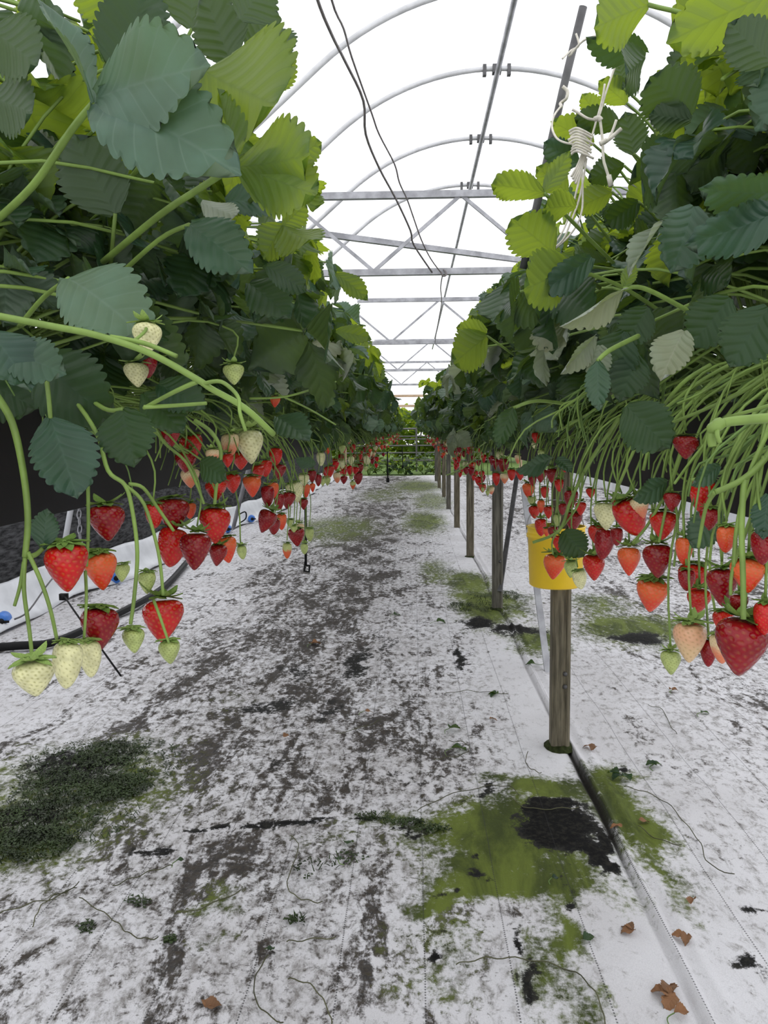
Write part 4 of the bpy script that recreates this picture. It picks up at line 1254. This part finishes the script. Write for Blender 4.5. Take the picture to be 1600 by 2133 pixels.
CALH = [calyx_mesh(k, True, 0.15 + 0.18 * k) for k in range(4)]
CALL = [calyx_mesh(9 + k, False) for k in range(2)]

BERRIES = []   # (side, depth, kind, obj, hand label)
def add_berry(side, top, width, kind, asp, tilt, label=None, hi=True, stalk=True, spin=0.0):
    k = min(range(len(ASP)), key=lambda i: abs(ASP[i] - asp))
    me = (HI if hi else LO)[k]
    rot = Matrix.Rotation(tilt[0], 4, 'X') @ Matrix.Rotation(tilt[1], 4, 'Y') @ Matrix.Rotation(spin, 4, 'Z')
    o = bpy.data.objects.new('strawberry', me)
    COL.objects.link(o)
    o.matrix_basis = Matrix.Translation(top) @ rot @ Matrix.Scale(width, 4)
    o.material_slots[0].link = 'OBJECT'
    o.material_slots[0].material = BM[kind]
    c = bpy.data.objects.new('calyx', (CALH if hi else CALL)[rng.randrange(4 if hi else 2)])
    COL.objects.link(c)
    c.parent = o
    c.rotation_euler = (0, 0, rng.uniform(0, 6))
    cs = 1.25 if kind in ('green', 'cream') and width < .022 else (1.0 if kind not in ('deep',) else .9)
    c.scale = (cs, cs, cs)
    if kind in ('green', 'cream', 'blush', 'peach'):
        c.material_slots[0].link = 'OBJECT'
        c.material_slots[0].material = M['calyx_pale']
    if stalk:
        pm = o.matrix_basis.copy()
        upv = (rot @ Vector((0, 0, 1, 0))).to_3d()
        p0 = Vector(top) + upv * 0.006 * (width / .03)
        xr = (XL if side < 0 else XR) + (-side) * 0.09
        end = Vector((xr, p0.y + rng.uniform(-.05, .09), TZ1 + rng.uniform(.012, .05)))
        root_end = Vector((xr + side * .035, end.y + .01, TZ1 - .022))
        rise = max(0.035, (end.z - p0.z) * 0.35)
        p1 = p0 + upv * rise * 0.6 + Vector((0, rng.uniform(-.008, .008), rise * 0.4))
        p2 = Vector((lerp(p0.x, end.x, 0.30), lerp(p0.y, end.y, .5), lerp(p0.z, end.z, 0.72) + 0.012))
        if p1.z > p2.z:
            p2.z = p1.z + 0.01
        pth = smooth_path([p0, p1, p2, end, root_end], 4 if hi else 2)
        b = MB()
        rs = 0.0012 if hi else 0.0013
        b.tube(pth, [lerp(rs, rs * 1.6, i / (len(pth) - 1)) for i in range(len(pth))], 6 if hi else 4)
        child_world('stalk', b.mesh('stalk', [M['stem']]), o, pm)
    BERRIES.append([side, top[1], kind, o, label])
    return o

def hero_berry(side, cx, cy, w, h, kind, label=None, roll=0.0, dz=0.0, stalk=True):
    z = F * 0.285 / max(40, abs(cx - 860))
    if cx < 400:
        z = F * 0.33 / abs(cx - 860)
    W = w * z / F
    mx = 0.050 if kind in ('deep', 'red', 'orange', 'blush', 'peach') else 0.046
    if kind == 'green':
        mx = 0.026
    if W > mx:
        z *= mx / W
    if W < 0.012:
        z *= 0.012 / W
    z = min(max(z + dz, 0.55), 9)
    W = w * z / F
    t = roll
    # top of the berry: half height above the centre along its axis
    top = P(cx + h / 2 * math.sin(math.radians(t)), cy - h / 2 * math.cos(math.radians(t)), z)
    return add_berry(side, top, W, kind, h / w * 1.02, (rng.uniform(-.12, .12), math.radians(t)), label, w > 15, stalk, rng.uniform(0, 6))

LB = [  # left row
    (134, 1184, 88, 104, 'red', 'large bright red strawberry at far left, directly left of an orange-red one', 0),
    (207, 1192, 70, 86, 'orange', 'orange-red strawberry directly right of the large bright red one at far left', -4),
    (220, 1092, 80, 82, 'deep', 'dark red strawberry hanging highest of the far left cluster beneath a big leaf', -3),
    (205, 1313, 80, 98, 'deep', 'dark red strawberry hanging right behind the creamy white group on the left', 3),
    (338, 1293, 84, 92, 'red', 'bright red plump strawberry low on the left, small green one below its tip', 2),
    (67, 1418, 86, 86, 'cream', 'creamy white heart-shaped strawberry, lowest of all at bottom left', 0),
    (139, 1390, 62, 108, 'cream', 'long creamy white strawberry, middle of the three low left white ones', 3),
    (187, 1376, 50, 86, 'cream', 'slim creamy white strawberry, rightmost of the three low left white ones', 0),
    (254, 1193, 32, 38, 'green', 'tiny green strawberry right of the orange-red one at far left', 0),
    (306, 1214, 40, 48, 'green', 'pale green strawberry just above the bright red plump low left one', 0),
    (276, 1336, 50, 56, 'green', 'pale green strawberry between dark red and bright red low left ones', 0),
    (353, 1360, 48, 54, 'green', 'lime green strawberry touching the tip of the bright red plump one', -4),
    (358, 1142, 62, 88, 'red', 'bright red pointed strawberry, left one of a touching pair on the left row', 10),
    (407, 1148, 66, 78, 'deep', 'dark red strawberry, right one of a touching pair on the left row', 4),
    (447, 1094, 64, 76, 'red', 'bright red cone-shaped strawberry above the touching pair on left', 0),
    (472, 1146, 46, 56, 'orange', 'orange-red strawberry right of the touching pair, beside a small green one', -12),
    (452, 1158, 40, 50, 'deep', 'dark red strawberry half hidden behind an orange-red one on the left', 10),
    (504, 1152, 22, 32, 'green', 'small pale green strawberry right of the orange-red one on left', -8),
    (358, 1065, 72, 56, 'deep', 'wide dark red strawberry half hidden behind stalks on the left', 0),
    (396, 1065, 25, 36, 'orange', None, 0), (320, 1075, 40, 55, 'red', None, 0),
    (398, 932, 50, 56, 'red', 'bright red round strawberry on the left near the black trough edge', -8),
    (356, 905, 40, 46, 'deep', 'dark red strawberry touching a bright red round one, left row', -4),
    (386, 958, 46, 36, 'deep', None, 0), (395, 996, 38, 42, 'blush', None, 0),
    (519, 929, 60, 70, 'cream', 'big creamy white strawberry hanging in front of red ones, left row', -4),
    (479, 927, 36, 50, 'blush', 'pinkish half-ripe strawberry touching the big creamy white one', 0),
    (573, 836, 22, 24, 'orange', None, 0), (574, 952, 27, 40, 'red', None, 0), (587, 892, 20, 28, 'red', None, 0),
    (474, 960, 24, 30, 'red', None, 0), (501, 958, 40, 36, 'red', None, 0), (443, 950, 30, 30, 'blush', None, 0),
    (450, 1017, 46, 36, 'red', None, 0), (483, 1006, 36, 42, 'red', None, 0), (525, 1012, 38, 44, 'orange', None, 0),
    (537, 985, 28, 34, 'red', None, 0), (554, 975, 26, 34, 'red', None, 0), (569, 1022, 25, 36, 'orange', None, 0), (557, 1032, 28, 42, 'deep', None, 0),
    (581, 982, 30, 32, 'deep', None, 0), (581, 1045, 22, 36, 'deep', None, 0), (615, 1025, 36, 42, 'cream', 'creamy white strawberry overlapping a dark red one, mid left row', -14),
    (600, 1042, 30, 36, 'deep', None, 10), (554, 1086, 42, 50, 'deep', 'dark red wide strawberry tilted right, left of the hanging hooked stake', 22),
    (570, 1098, 26, 38, 'deep', None, 5), (586, 1086, 22, 34, 'orange', None, 0), (617, 1118, 36, 38, 'deep', None, 0), (624, 1104, 20, 28, 'blush', None, 0),
    (604, 1090, 16, 18, 'green', None, 0), (612, 1102, 16, 16, 'green', None, 0), (598, 1146, 21, 32, 'halfripe', 'orange strawberry with green top hanging lowest by the hooked stake', 0),
    (634, 1144, 17, 24, 'green', None, 0), (645, 1113, 18, 27, 'green', None, 0), (633, 1000, 22, 27, 'cream', None, 0), (650, 992, 19, 26, 'deep', None, 0),
    (637, 1021, 18, 27, 'orange', None, 0), (651, 1017, 13, 24, 'orange', None, 0), (632, 1050, 20, 24, 'deep', None, 0), (668, 955, 18, 27, 'cream', None, 0),
    (686, 983, 22, 25, 'red', None, 0), (702, 994, 17, 22, 'blush', None, 0), (672, 1003, 14, 18, 'green', None, 0), (682, 1003, 14, 20, 'green', None, 0), (663, 1000, 16, 26, 'deep', None, 0),
    (699, 970, 15, 21, 'red', None, 0), (713, 967, 15, 20, 'cream', None, 0), (731, 960, 14, 23, 'cream', None, 0), (713, 936, 16, 18, 'green', None, 0),
    (748, 976, 20, 23, 'deep', None, 0), (729, 981, 15, 25, 'red', None, 0), (746, 996, 19, 25, 'deep', None, 0), (735, 1010, 14, 18, 'halfripe', None, 0), (739, 985, 8, 10, 'green', None, 0),
    (763, 958, 13, 20, 'cream', None, 0), (766, 950, 12, 14, 'red', None, 0), (784, 970, 9, 11, 'red', None, 0), (762, 976, 11, 13, 'green', None, 0),
    (306, 694, 64, 42, 'cream', 'creamy white strawberry hanging high on the left beside the long thick stalk', 0, -0.30), (284, 782, 52, 52, 'cream', 'creamy white strawberry in front of a dark red one, upper left', -6),
    (306, 760, 40, 56, 'deep', 'dark red strawberry hidden behind a creamy white one, upper left', 0), (486, 779, 44, 42, 'green', 'small yellow-green strawberry alone high in front of left leaves', 0),
]
for e in LB:
    hero_berry(-1, e[0], e[1], e[2], e[3], e[4], e[5], e[6], e[7] if len(e) > 7 else 0.0, stalk=(e[1] > 880 and e[5] is None) or e[0] > 400)
RB = [
    (1547, 1350, 112, 124, 'deep', 'largest dark red glossy strawberry at the right edge, lowest on right', 3),
    (1506, 1296, 46, 50, 'red', 'red strawberry peeking out left behind the largest glossy one', 0, .03), (1594, 1296, 44, 84, 'red', 'red strawberry cut by right edge behind the largest glossy one', 0, .03),
    (1439, 1338, 72, 84, 'peach', 'peach-cream half-ripe strawberry left of the largest glossy red one', 0), (1397, 1380, 42, 50, 'green', 'pale green strawberry hanging left of the peach-cream one', 0),
    (1476, 1358, 36, 54, 'deep', 'dark red strawberry hidden behind the peach-cream one, low right', 0, .06), (1502, 1360, 40, 84, 'blush', 'half-ripe orange and white strawberry half behind the largest glossy one', -8, .05),
    (1360, 1241, 66, 74, 'orange', 'orange-red pointed strawberry hanging lowest left of the right cluster', 0), (1457, 1252, 52, 50, 'red', 'red strawberry behind stalks above the peach-cream one', 0, .08),
    (1444, 1204, 60, 62, 'red', None, 0, .10), (1311, 1169, 50, 60, 'orange', 'orange-red strawberry left of a dark red one, outermost of the right cluster', 0),
    (1371, 1169, 64, 72, 'deep', 'dark red strawberry with spread green cap in middle of right cluster', -3), (1426, 1146, 36, 56, 'orange', 'narrow orange strawberry right of the dark red one with spread cap', 0),
    (1504, 1221, 66, 76, 'deep', 'dark red round strawberry just above the largest glossy one', 0), (1559, 1198, 68, 74, 'orange', 'orange-red strawberry at the right, crossed by a thick green stalk', 0),
    (1514, 1125, 42, 62, 'orange', 'slim orange-red strawberry hanging above the dark round one, right', 0), (1588, 1143, 44, 78, 'deep', 'dark red long strawberry cut by the right picture edge', 0),
    (1316, 1080, 62, 88, 'red', 'bright red slanted long strawberry beside a pale half-ripe one, right', -22), (1334, 1056, 40, 46, 'blush', 'pale half-ripe strawberry behind the bright red slanted one', -20, .03),
    (1382, 1092, 54, 56, 'red', 'bright red wide strawberry right of the slanted long one', 0), (1262, 1074, 48, 56, 'cream', 'creamy white blunt strawberry left of the slanted red one', 0),
    (1462, 1030, 52, 72, 'red', 'bright red strawberry alone among stalks above the right cluster', 6), (1429, 930, 50, 46, 'deep', 'dark red round strawberry highest on the right among stalks', 0),
    (1244, 1114, 36, 44, 'red', None, 0), (1258, 1132, 40, 62, 'deep', None, 8), (1285, 1117, 28, 36, 'deep', None, 0), (1195, 1086, 38, 42, 'deep', None, 0),
    (1155, 1180, 46, 54, 'orange', 'orange-red strawberry hanging in front of the yellow bucket', 3), (1238, 1183, 46, 54, 'red', 'bright red strawberry just right of the yellow bucket', -3),
    (1189, 1187, 30, 38, 'green', 'pale green strawberry in front of the bucket, right of orange-red one', 0), (1208, 1207, 30, 40, 'cream', 'creamy green strawberry at the bucket bottom right edge', -10),
    (1166, 1134, 30, 38, 'red', None, 0), (1127, 1099, 27, 38, 'red', None, 0), (1143, 1068, 22, 28, 'red', None, 0), (1114, 1066, 26, 28, 'red', None, 0), (1127, 1055, 17, 28, 'orange', None, 0),
    (1161, 1084, 16, 27, 'green', None, 0), (1139, 1109, 16, 20, 'orange', None, 0), (1101, 1022, 27, 32, 'orange', None, 0), (1108, 1044, 20, 20, 'green', None, 0), (1127, 990, 25, 29, 'deep', None, 0),
    (1150, 990, 26, 30, 'deep', None, 0), (1177, 970, 20, 27, 'red', None, 0), (1190, 1038, 28, 36, 'deep', None, 0), (1231, 1027, 20, 22, 'red', None, 0), (1116, 912, 16, 23, 'red', None, 0),
    (1127, 945, 15, 20, 'green', None, 0), (1114, 928, 14, 16, 'cream', None, 0), (1005, 1017, 17, 19, 'red', None, 0), (1016, 1026, 10, 13, 'green', None, 0), (1051, 997, 18, 22, 'blush', None, 0),
    (1034, 997, 17, 26, 'red', None, 0), (1066, 989, 18, 25, 'red', None, 0), (1084, 989, 20, 25, 'red', None, 0), (1049, 969, 23, 30, 'deep', None, 0), (1032, 967, 15, 26, 'deep', None, 0),
    (1008, 955, 12, 20, 'red', None, 0), (1024, 958, 13, 20, 'deep', None, 0), (1079, 957, 15, 22, 'blush', None, 0), (951, 970, 13, 15, 'red', None, 0), (971, 980, 15, 18, 'deep', None, 0), (981, 970, 13, 15, 'red', None, 0),
    (997, 965, 12, 15, 'deep', None, 0), (956, 957, 10, 13, 'red', None, 0), (985, 955, 11, 14, 'deep', None, 0), (1003, 908, 10, 14, 'red', None, 0), (1110, 1000, 18, 24, 'deep', None, 0), (1165, 1010, 20, 26, 'red', None, 0),
    (1210, 1060, 24, 30, 'red', None, 0), (1172, 1060, 18, 24, 'deep', None, 0), (1152, 1110, 22, 28, 'deep', None, 0), (1135, 1025, 18, 24, 'red', None, 0), (1290, 1050, 30, 36, 'deep', None, 0), (1400, 1045, 34, 40, 'deep', None, 0), (1480, 1080, 40, 46, 'deep', None, 0),
    (1430, 1210, 34, 50, 'deep', None, 0), (1540, 1260, 36, 44, 'deep', None, 0),
]
for e in RB:
    hero_berry(1, e[0], e[1], e[2], e[3], e[4], e[5], e[6], e[7] if len(e) > 7 else 0.0, stalk=True)

# the fruit curtain farther down both rows
kinds = ['red'] * 5 + ['deep'] * 4 + ['orange'] * 3 + ['cream'] * 2 + ['green'] * 2 + ['blush']
rb = random.Random(77)
for side in (-1, 1):
    y = 3.3
    while y < 19.5:
        for k in range(2 if y < 8 else 1):
            x = side * rb.uniform(0.26, 0.36)
            kind = rb.choice(kinds)
            wd = rb.uniform(0.024, 0.036) if kind not in ('green',) else rb.uniform(.014, .02)
            zt = 1.1 - rb.uniform(0.02, 0.20) - (0.03 if side > 0 else 0)
            add_berry(side, Vector((x, y + rb.uniform(-.1, .1), zt)), wd, kind, rb.choice([1.1, 1.2, 1.3]), (rb.uniform(-.2, .2), rb.uniform(-.2, .2)), 'far', False, True)
        y += 0.17 if y < 8 else 0.24
# labels
by = {}
for e in BERRIES:
    if e[4] is None:
        by.setdefault((e[0], e[2]), []).append(e)
for (side, kind), lst in by.items():
    lst.sort(key=lambda e: e[1])
    nm = 'left' if side < 0 else 'right'
    for i, e in enumerate(lst):
        e[4] = f'{ADJ[kind]} strawberry in the {nm} fruit curtain, {ORD[i] + " " if i else ""}nearest the camera of that colour'
for side, dep, kind, o, lab in BERRIES:
    nm = 'left' if side < 0 else 'right'
    if lab == 'far':
        tag(o, f'tiny distant {ADJ[kind].replace("small ", "")} strawberry far down the {nm} row', 'strawberry', f'distant strawberries of the {nm} row')
    else:
        tag(o, lab, 'strawberry', f'strawberries hanging from the {nm} row')

# ------------------------------------------------------------------ WEEDS, FALLEN LEAVES, RUNNERS ON THE FLOOR
def weed_patch(name, spots, n, label, seed, hmax=0.05):
    r = random.Random(seed)
    mb = MB()
    for k in range(n):
        px, py, rx, ry = r.choice(spots)
        c = G(px, py)
        a, q = r.uniform(0, 6.28), math.sqrt(r.random())
        x, y = c.x + rx * q * math.cos(a), c.y + ry * q * math.sin(a)
        h = hmax * r.uniform(.25, 1) * (1.15 - q * .6)
        if r.random() < 0.55:
            dx, dy = r.uniform(-.03, .03), r.uniform(-.03, .03)
            w = 0.0016
            mb.add([(x - w, y, -0.006), (x + w, y, -0.006), (x + dx * .5 + w * .7, y + dy * .5, h * .7), (x + dx * .5 - w * .7, y + dy * .5, h * .7), (x + dx, y + dy, h * .85)], [(0, 1, 2, 3), (3, 2, 4)])
        else:
            s = r.uniform(.005, .011)
            for j in range(3):
                b = a + j * 2.1
                ux, uy = math.cos(b), math.sin(b)
                p = (x + ux * s * .1, y + uy * s * .1, h * .6)
                mb.add([p, (x + ux * s + uy * s * .5, y + uy * s - ux * s * .5, h * .6 + .002), (x + ux * s * 1.4, y + uy * s * 1.4, h * .6 - .001), (x + ux * s - uy * s * .5, y + uy * s + ux * s * .5, h * .6 + .002)], [(0, 1, 2, 3)])
    o = tag(link(name, mb.mesh(name, [M['weed']])), label, 'weeds')
    o['kind'] = 'stuff'
weed_patch('weeds', [(170, 1620, .22, .20), (230, 1570, .12, .12), (70, 1720, .18, .18), (120, 1660, .24, .2), (60, 1760, .12, .1), (250, 1640, .1, .1), (200, 1600, .30, .28), (90, 1700, .28, .26)], 3900, 'dark green patch of weeds and moss on floor at left edge', 1, .026)
weed_patch('moss', [(1010, 1255, .13, .3), (1060, 1240, .07, .15), (960, 1265, .08, .15)], 420, 'green mossy weeds around the second wooden post foot', 2, .03)
weed_patch('sprouts', [(285, 1880, .03, .03), (350, 1960, .012, .012), (620, 1915, .02, .02), (660, 1810, .06, .05), (720, 1790, .05, .04), (180, 1935, .02, .02)], 130, 'scattered tiny pale green sprouts on the lower left floor', 3, .016)
weed_patch('moss_strip', [(780, 1700, .05, .03), (840, 1712, .06, .02), (900, 1725, .05, .02)], 170, 'thin strip of moss crossing the floor left of the black patch', 4, .012)

def fallen(name, px, py, size, rot, mat, label, nleaf=1, seed=0):
    g = G(px, py)
    r = random.Random(seed)
    mb = MB()
    for k in range(nleaf):
        a = rot + k * 1.3
        d = Vector((math.cos(a), math.sin(a), 0.10))
        place_leaflet(mb, (0.006 * k, 0, 0.012), d, Vector((r.uniform(-.3, .3), r.uniform(-.3, .3), 1)), size, size * .85, 0, fold=r.uniform(.3, .9), curl=r.uniform(.3, 1.0), wave=.8, teeth=7, cols=3, seed=seed + k)
    if r.random() < .6:
        a = rot + math.pi + .3
        mb.tube(smooth_path([(0, 0, .012), (math.cos(a) * size * .6, math.sin(a) * size * .6, .008), (math.cos(a + .5) * size * 1.1, math.sin(a + .5) * size * 1.1, .006)]), .0012, 5, 1)
    o = link(name, mb.mesh(name, [M[mat], M['stem_dark']]), None, (g.x, g.y, 0.0))
    tag(o, label, 'leaf')
fl = [(425, 2110, .034, .3, 'dead', 'brown dead leaf alone near the bottom left edge of floor', 2), (760, 1487, .035, .2, 'dead', 'brown curled dead leaf mid floor between dirt streaks', 1),
      (590, 1541, .03, .8, 'dead', 'small brown dead leaf on the dirty left part of floor', 1), (1020, 1503, .028, 0, 'dead', 'small tan dead leaf left of the nearest wooden post', 1),
      (1400, 1443, .032, .4, 'dead', 'brown dead leaf on the floor below the peach-cream strawberry', 2), (1236, 1560, .035, 2.8, 'dead', 'tan dead leaf right of the nearest post foot', 2),
      (1296, 1730, .032, 3.0, 'dead', 'brown dead leaf on green algae right of the fold, left one of two', 1), (1330, 1717, .032, .1, 'dead', 'brown dead leaf on green algae right of the fold, right one of two', 1),
      (1318, 1948, .034, 2.0, 'dead', 'brown curled dead leaf caught along the fold', 2), (1437, 1893, .03, 1.0, 'dead', 'brown dead leaf on the floor right of the fold, the upper one', 1),
      (1425, 1957, .03, 3.0, 'dead', 'brown pair of dead leaf lobes right of the fold', 2), (1395, 2085, .042, 1.3, 'dead', 'tan crinkled dead leaf on the fold near the bottom', 3),
      (1405, 2122, .03, .2, 'dead', 'tan dead leaf at the bottom edge below the crinkled one', 1), (650, 1345, .05, .5, 'dead', 'rusty brown leaf litter on the dirty aisle', 2),
      (1035, 1450, .045, 2.4, 'green', 'green fallen leaf left of the nearest post, the upper one', 2), (1115, 1388, .045, 2.9, 'green', 'green fallen leaf lying beside the pale leaning bar', 1),
      (1460, 1490, .035, .2, 'green', 'small green fallen leaf on the clean floor at right', 1), (938, 1523, .04, .3, 'green', 'dark green fallen leaf left of the post, the middle one', 2),
      (942, 1565, .055, .4, 'green', 'large green fallen leaf on pale floor, lowest of three left of the post', 1), (1150, 1838, .02, .4, 'green', 'tiny green leaf on the algae below the black patch', 1),
      (1216, 1968, .03, .6, 'green', 'grey green wilted leaf left of the fold near bottom', 1), (720, 1765, .035, 1.2, 'green', 'dark wilted leaf on floor left of the moss strip', 1),
      (1290, 1620, .04, 2.5, 'green', 'dark withered leaf clump on the fold above the algae', 3), (1360, 1600, .035, .5, 'green', 'dark withered leaf clump right of the fold', 3),
      (368, 1802, .02, .5, 'green', 'tiny dark leaf at the end of a runner, lower left', 1), (560, 1990, .02, 1.2, 'green', 'tiny dark leaf heading a curved runner near the bottom', 2), (705, 1800, .02, 1.6, 'green', 'tiny green leaf beside the wilted dark one', 1),
      (820, 1283, .05, .5, 'green', 'dark leaf scrap in the middle of aisle', 1), (910, 1298, .05, 0, 'green', 'dark leaf scrap left of the second post puddle', 1)]
for k, (px, py, s, ro, kd, lab, nl) in enumerate(fl):
    fallen('dead_leaf' if kd == 'dead' else 'fallen_leaf', px, py, s, ro, 'leaf_dead' if kd == 'dead' else 'leaf', lab, nl, 50 + k)

RUN = [
    ([(603, 1742), (622, 1760), (612, 1800), (598, 1840), (610, 1865), (640, 1878), (672, 1882)], 'S-shaped dry runner on floor at lower left of centre'),
    ([(560, 1992), (535, 2030), (530, 2075), (550, 2110), (590, 2135)], 'long curved dry runner by the bottom edge, left one'),
    ([(600, 2042), (640, 2050), (670, 2080), (690, 2125), (690, 2145)], 'arched dry runner by the bottom edge, right one'),
    ([(950, 2012), (1000, 2000), (1060, 1998), (1130, 2006), (1200, 2030), (1240, 2070), (1258, 2120), (1262, 2150)], 'long pale green runner curving to the bottom below the algae'),
    ([(597, 1964), (640, 1960), (700, 1955)], 'short straight runner left of the dark green-brown stain'),
    ([(360, 1805), (320, 1815), (275, 1832), (235, 1848)], 'thin runner with a dark leaf at its end, lower left'),
    ([(165, 1872), (210, 1900), (245, 1925), (265, 1945), (300, 1958), (330, 1956)], 'thin bent runner below the weed patch'),
    ([(160, 1852), (120, 1865), (90, 1885), (75, 1910), (68, 1935)], 'hooked runner left below the weed patch'),
    ([(380, 1905), (430, 1890), (500, 1858)], 'straight dry stalk in front of the moss spot, lower left'),
    ([(1300, 1640), (1340, 1650), (1390, 1675), (1430, 1720), (1460, 1760), (1475, 1800), (1530, 1825)], 'long dark runner winding down right of the fold'),
    ([(1330, 1722), (1370, 1750), (1420, 1762)], 'short brown stalk from the dead leaf on the algae'),
    ([(870, 1690), (930, 1660), (1010, 1640), (1060, 1640), (1085, 1660)], 'pale runner arching above the black patch'),
    ([(1060, 1660), (1100, 1685), (1160, 1686), (1205, 1684)], 'pale runner lying across the black patch top'),
    ([(925, 1447), (965, 1440), (1010, 1443), (1060, 1446)], 'thin stalk beside the upper green fallen leaf'),
    ([(1100, 1567), (1095, 1590), (1110, 1605), (1128, 1612)], 'short curved stalk with a dark tip left of the post foot'),
    ([(1410, 1530), (1395, 1510), (1380, 1480), (1350, 1470)], 'thin dry stalk on the clean floor right of the post'),
    ([(905, 1585), (925, 1580), (960, 1575), (978, 1560), (965, 1548), (935, 1545)], 'looped stalk around the large green fallen leaf'),
    ([(795, 1500), (760, 1515), (700, 1530)], 'thin dry stalk beside the curled dead leaf mid floor'),
    ([(0, 1905), (60, 1885), (120, 1870), (165, 1840)], 'pale runner below the weeds at the left edge'),
]
for pts, lab in RUN:
    m = MB()
    pth = smooth_path([G(a, b, 0.006) for a, b in pts], 5)
    for k, p in enumerate(pth):
        p.z += 0.003 + 0.003 * math.sin(k * 1.3)
    m.tube(pth, 0.0013, 5)
    tag(link('runner', m.mesh('runner', [M['runner']])), lab, 'runner', 'dry runners on the floor')

# grey rag-like litter along the fold
# ------------------------------------------------------------------ FAR END: gate, header, crop, trees
root = empty('field_gate', (0, 24.0, 0), 'metal field gate with dark rails at the far end of aisle', 'gate')
for z, r_, nm in ((1.19, .028, 'top_rail'), (0.98, .018, 'rail'), (0.90, .018, 'rail'), (0.72, .022, 'rail'), (0.52, .022, 'rail'), (0.3, .022, 'rail')):
    m = MB(); m.tube([(-2, 0, z), (2.2, 0, z)], r_, 8)
    link(nm, m.mesh(nm, [M['dark_tube']]), root)
for x in (-2, 0.1, 2.2):
    m = MB(); m.box((x, 0, 0.6), (0.05, 0.05, 1.25))
    link('upright', m.mesh('gate_upright', [M['dark_tube']], False), root)
root = empty('end_frame', (RX, 21.4, 0), 'pale timber frame across the far tunnel end', 'frame')
for z, nm in ((2.0, 'beam'), (1.75, 'beam')):
    m = MB(); m.box((0, 0, z), (6.2, 0.06, 0.06))
    link(nm, m.mesh(nm, [M['timber']], False), root)
for x in (-2.2, 2.2):
    m = MB(); m.box((x, 0, 1.0), (0.07, 0.07, 2.0))
    link('upright', m.mesh('upright', [M['timber']], False), root)
CR = ['leafy green crop plant at far end, leftmost in the gap', 'leafy green crop plant at far end, left of the middle', 'leafy green crop plant at far end, in the middle of the gap', 'leafy green crop plant at far end, right by the last posts', 'leafy green crop plant at far end, behind the last post']
r = random.Random(8)
for k in range(5):
    mb = MB()
    for j in range(46):
        a = r.uniform(0, 6.28)
        rad = r.uniform(.02, .28)
        h = r.uniform(.08, .55) * (1.1 - rad)
        d = Vector((math.cos(a), math.sin(a), r.uniform(-.5, .5)))
        place_leaflet(mb, (rad * math.cos(a), rad * math.sin(a), h), d, (0, 0, 1), r.uniform(.14, .22), r.uniform(.11, .17), r.choice([0, 0, 1]), fold=.3, curl=.6, wave=.6, teeth=5, cols=2, seed=j)
        if j % 4 == 0:
            mb.tube([(0.02 * math.cos(a), 0.02 * math.sin(a), -.02), (rad * math.cos(a), rad * math.sin(a), h)], .006, 4, 2)
    o = link('crop_plant', mb.mesh('crop_plant', [M['leaf'], M['leaf_light'], M['stem']]), None, (-1.15 + 0.48 * k, 22.2 + 0.15 * (k % 2), 0), (0, 0, k), 1.0)
    tag(o, CR[k], 'plant', 'green crop plants at the far end')
TRL = ['pale green bush beyond the gate, left', 'pale green bush beyond the gate, middle', 'pale green bush beyond the gate, right', 'pale green bush beyond the far left end of tunnel', 'pale green bush beyond the far right end of tunnel']
for k, (x, y, s) in enumerate([(-2.2, 31, 1.7), (0.2, 34, 2.0), (2.6, 31, 1.7), (-6, 32, 2.0), (7, 32, 2.0)]):
    mb = MB(); tk = MB()
    for j in range(1100):
        v = Vector((r.gauss(0, 1), r.gauss(0, 1), r.gauss(0, 1))).normalized() * r.uniform(.55, 1.0)
        p = Vector((v.x * .95 * s, v.y * .8 * s, s * .55 + v.z * .55 * s))
        place_leaflet(mb, p, (r.gauss(0, 1), r.gauss(0, 1), r.gauss(0, .5)), (r.gauss(0, .6), r.gauss(0, .6), 1), s * .15, s * .12, 0, fold=.3, curl=.4, teeth=3, cols=1, seed=j)
    for j in range(9):
        a = j * .7
        tk.tube([(0.03 * math.cos(a), .03 * math.sin(a), -.05), (.25 * s * math.cos(a), .25 * s * math.sin(a), .4 * s), (.6 * s * math.cos(a), .6 * s * math.sin(a), .8 * s)], [.03, .02, .008], 6)
    root = empty('bush', (x, y, 0), TRL[k], 'bush', 'bushes beyond the gate')
    link('foliage', mb.mesh('bush_foliage', [M['leaf_light']]), root)
    link('branches', tk.mesh('bush_branches', [M['wood_old']]), root)
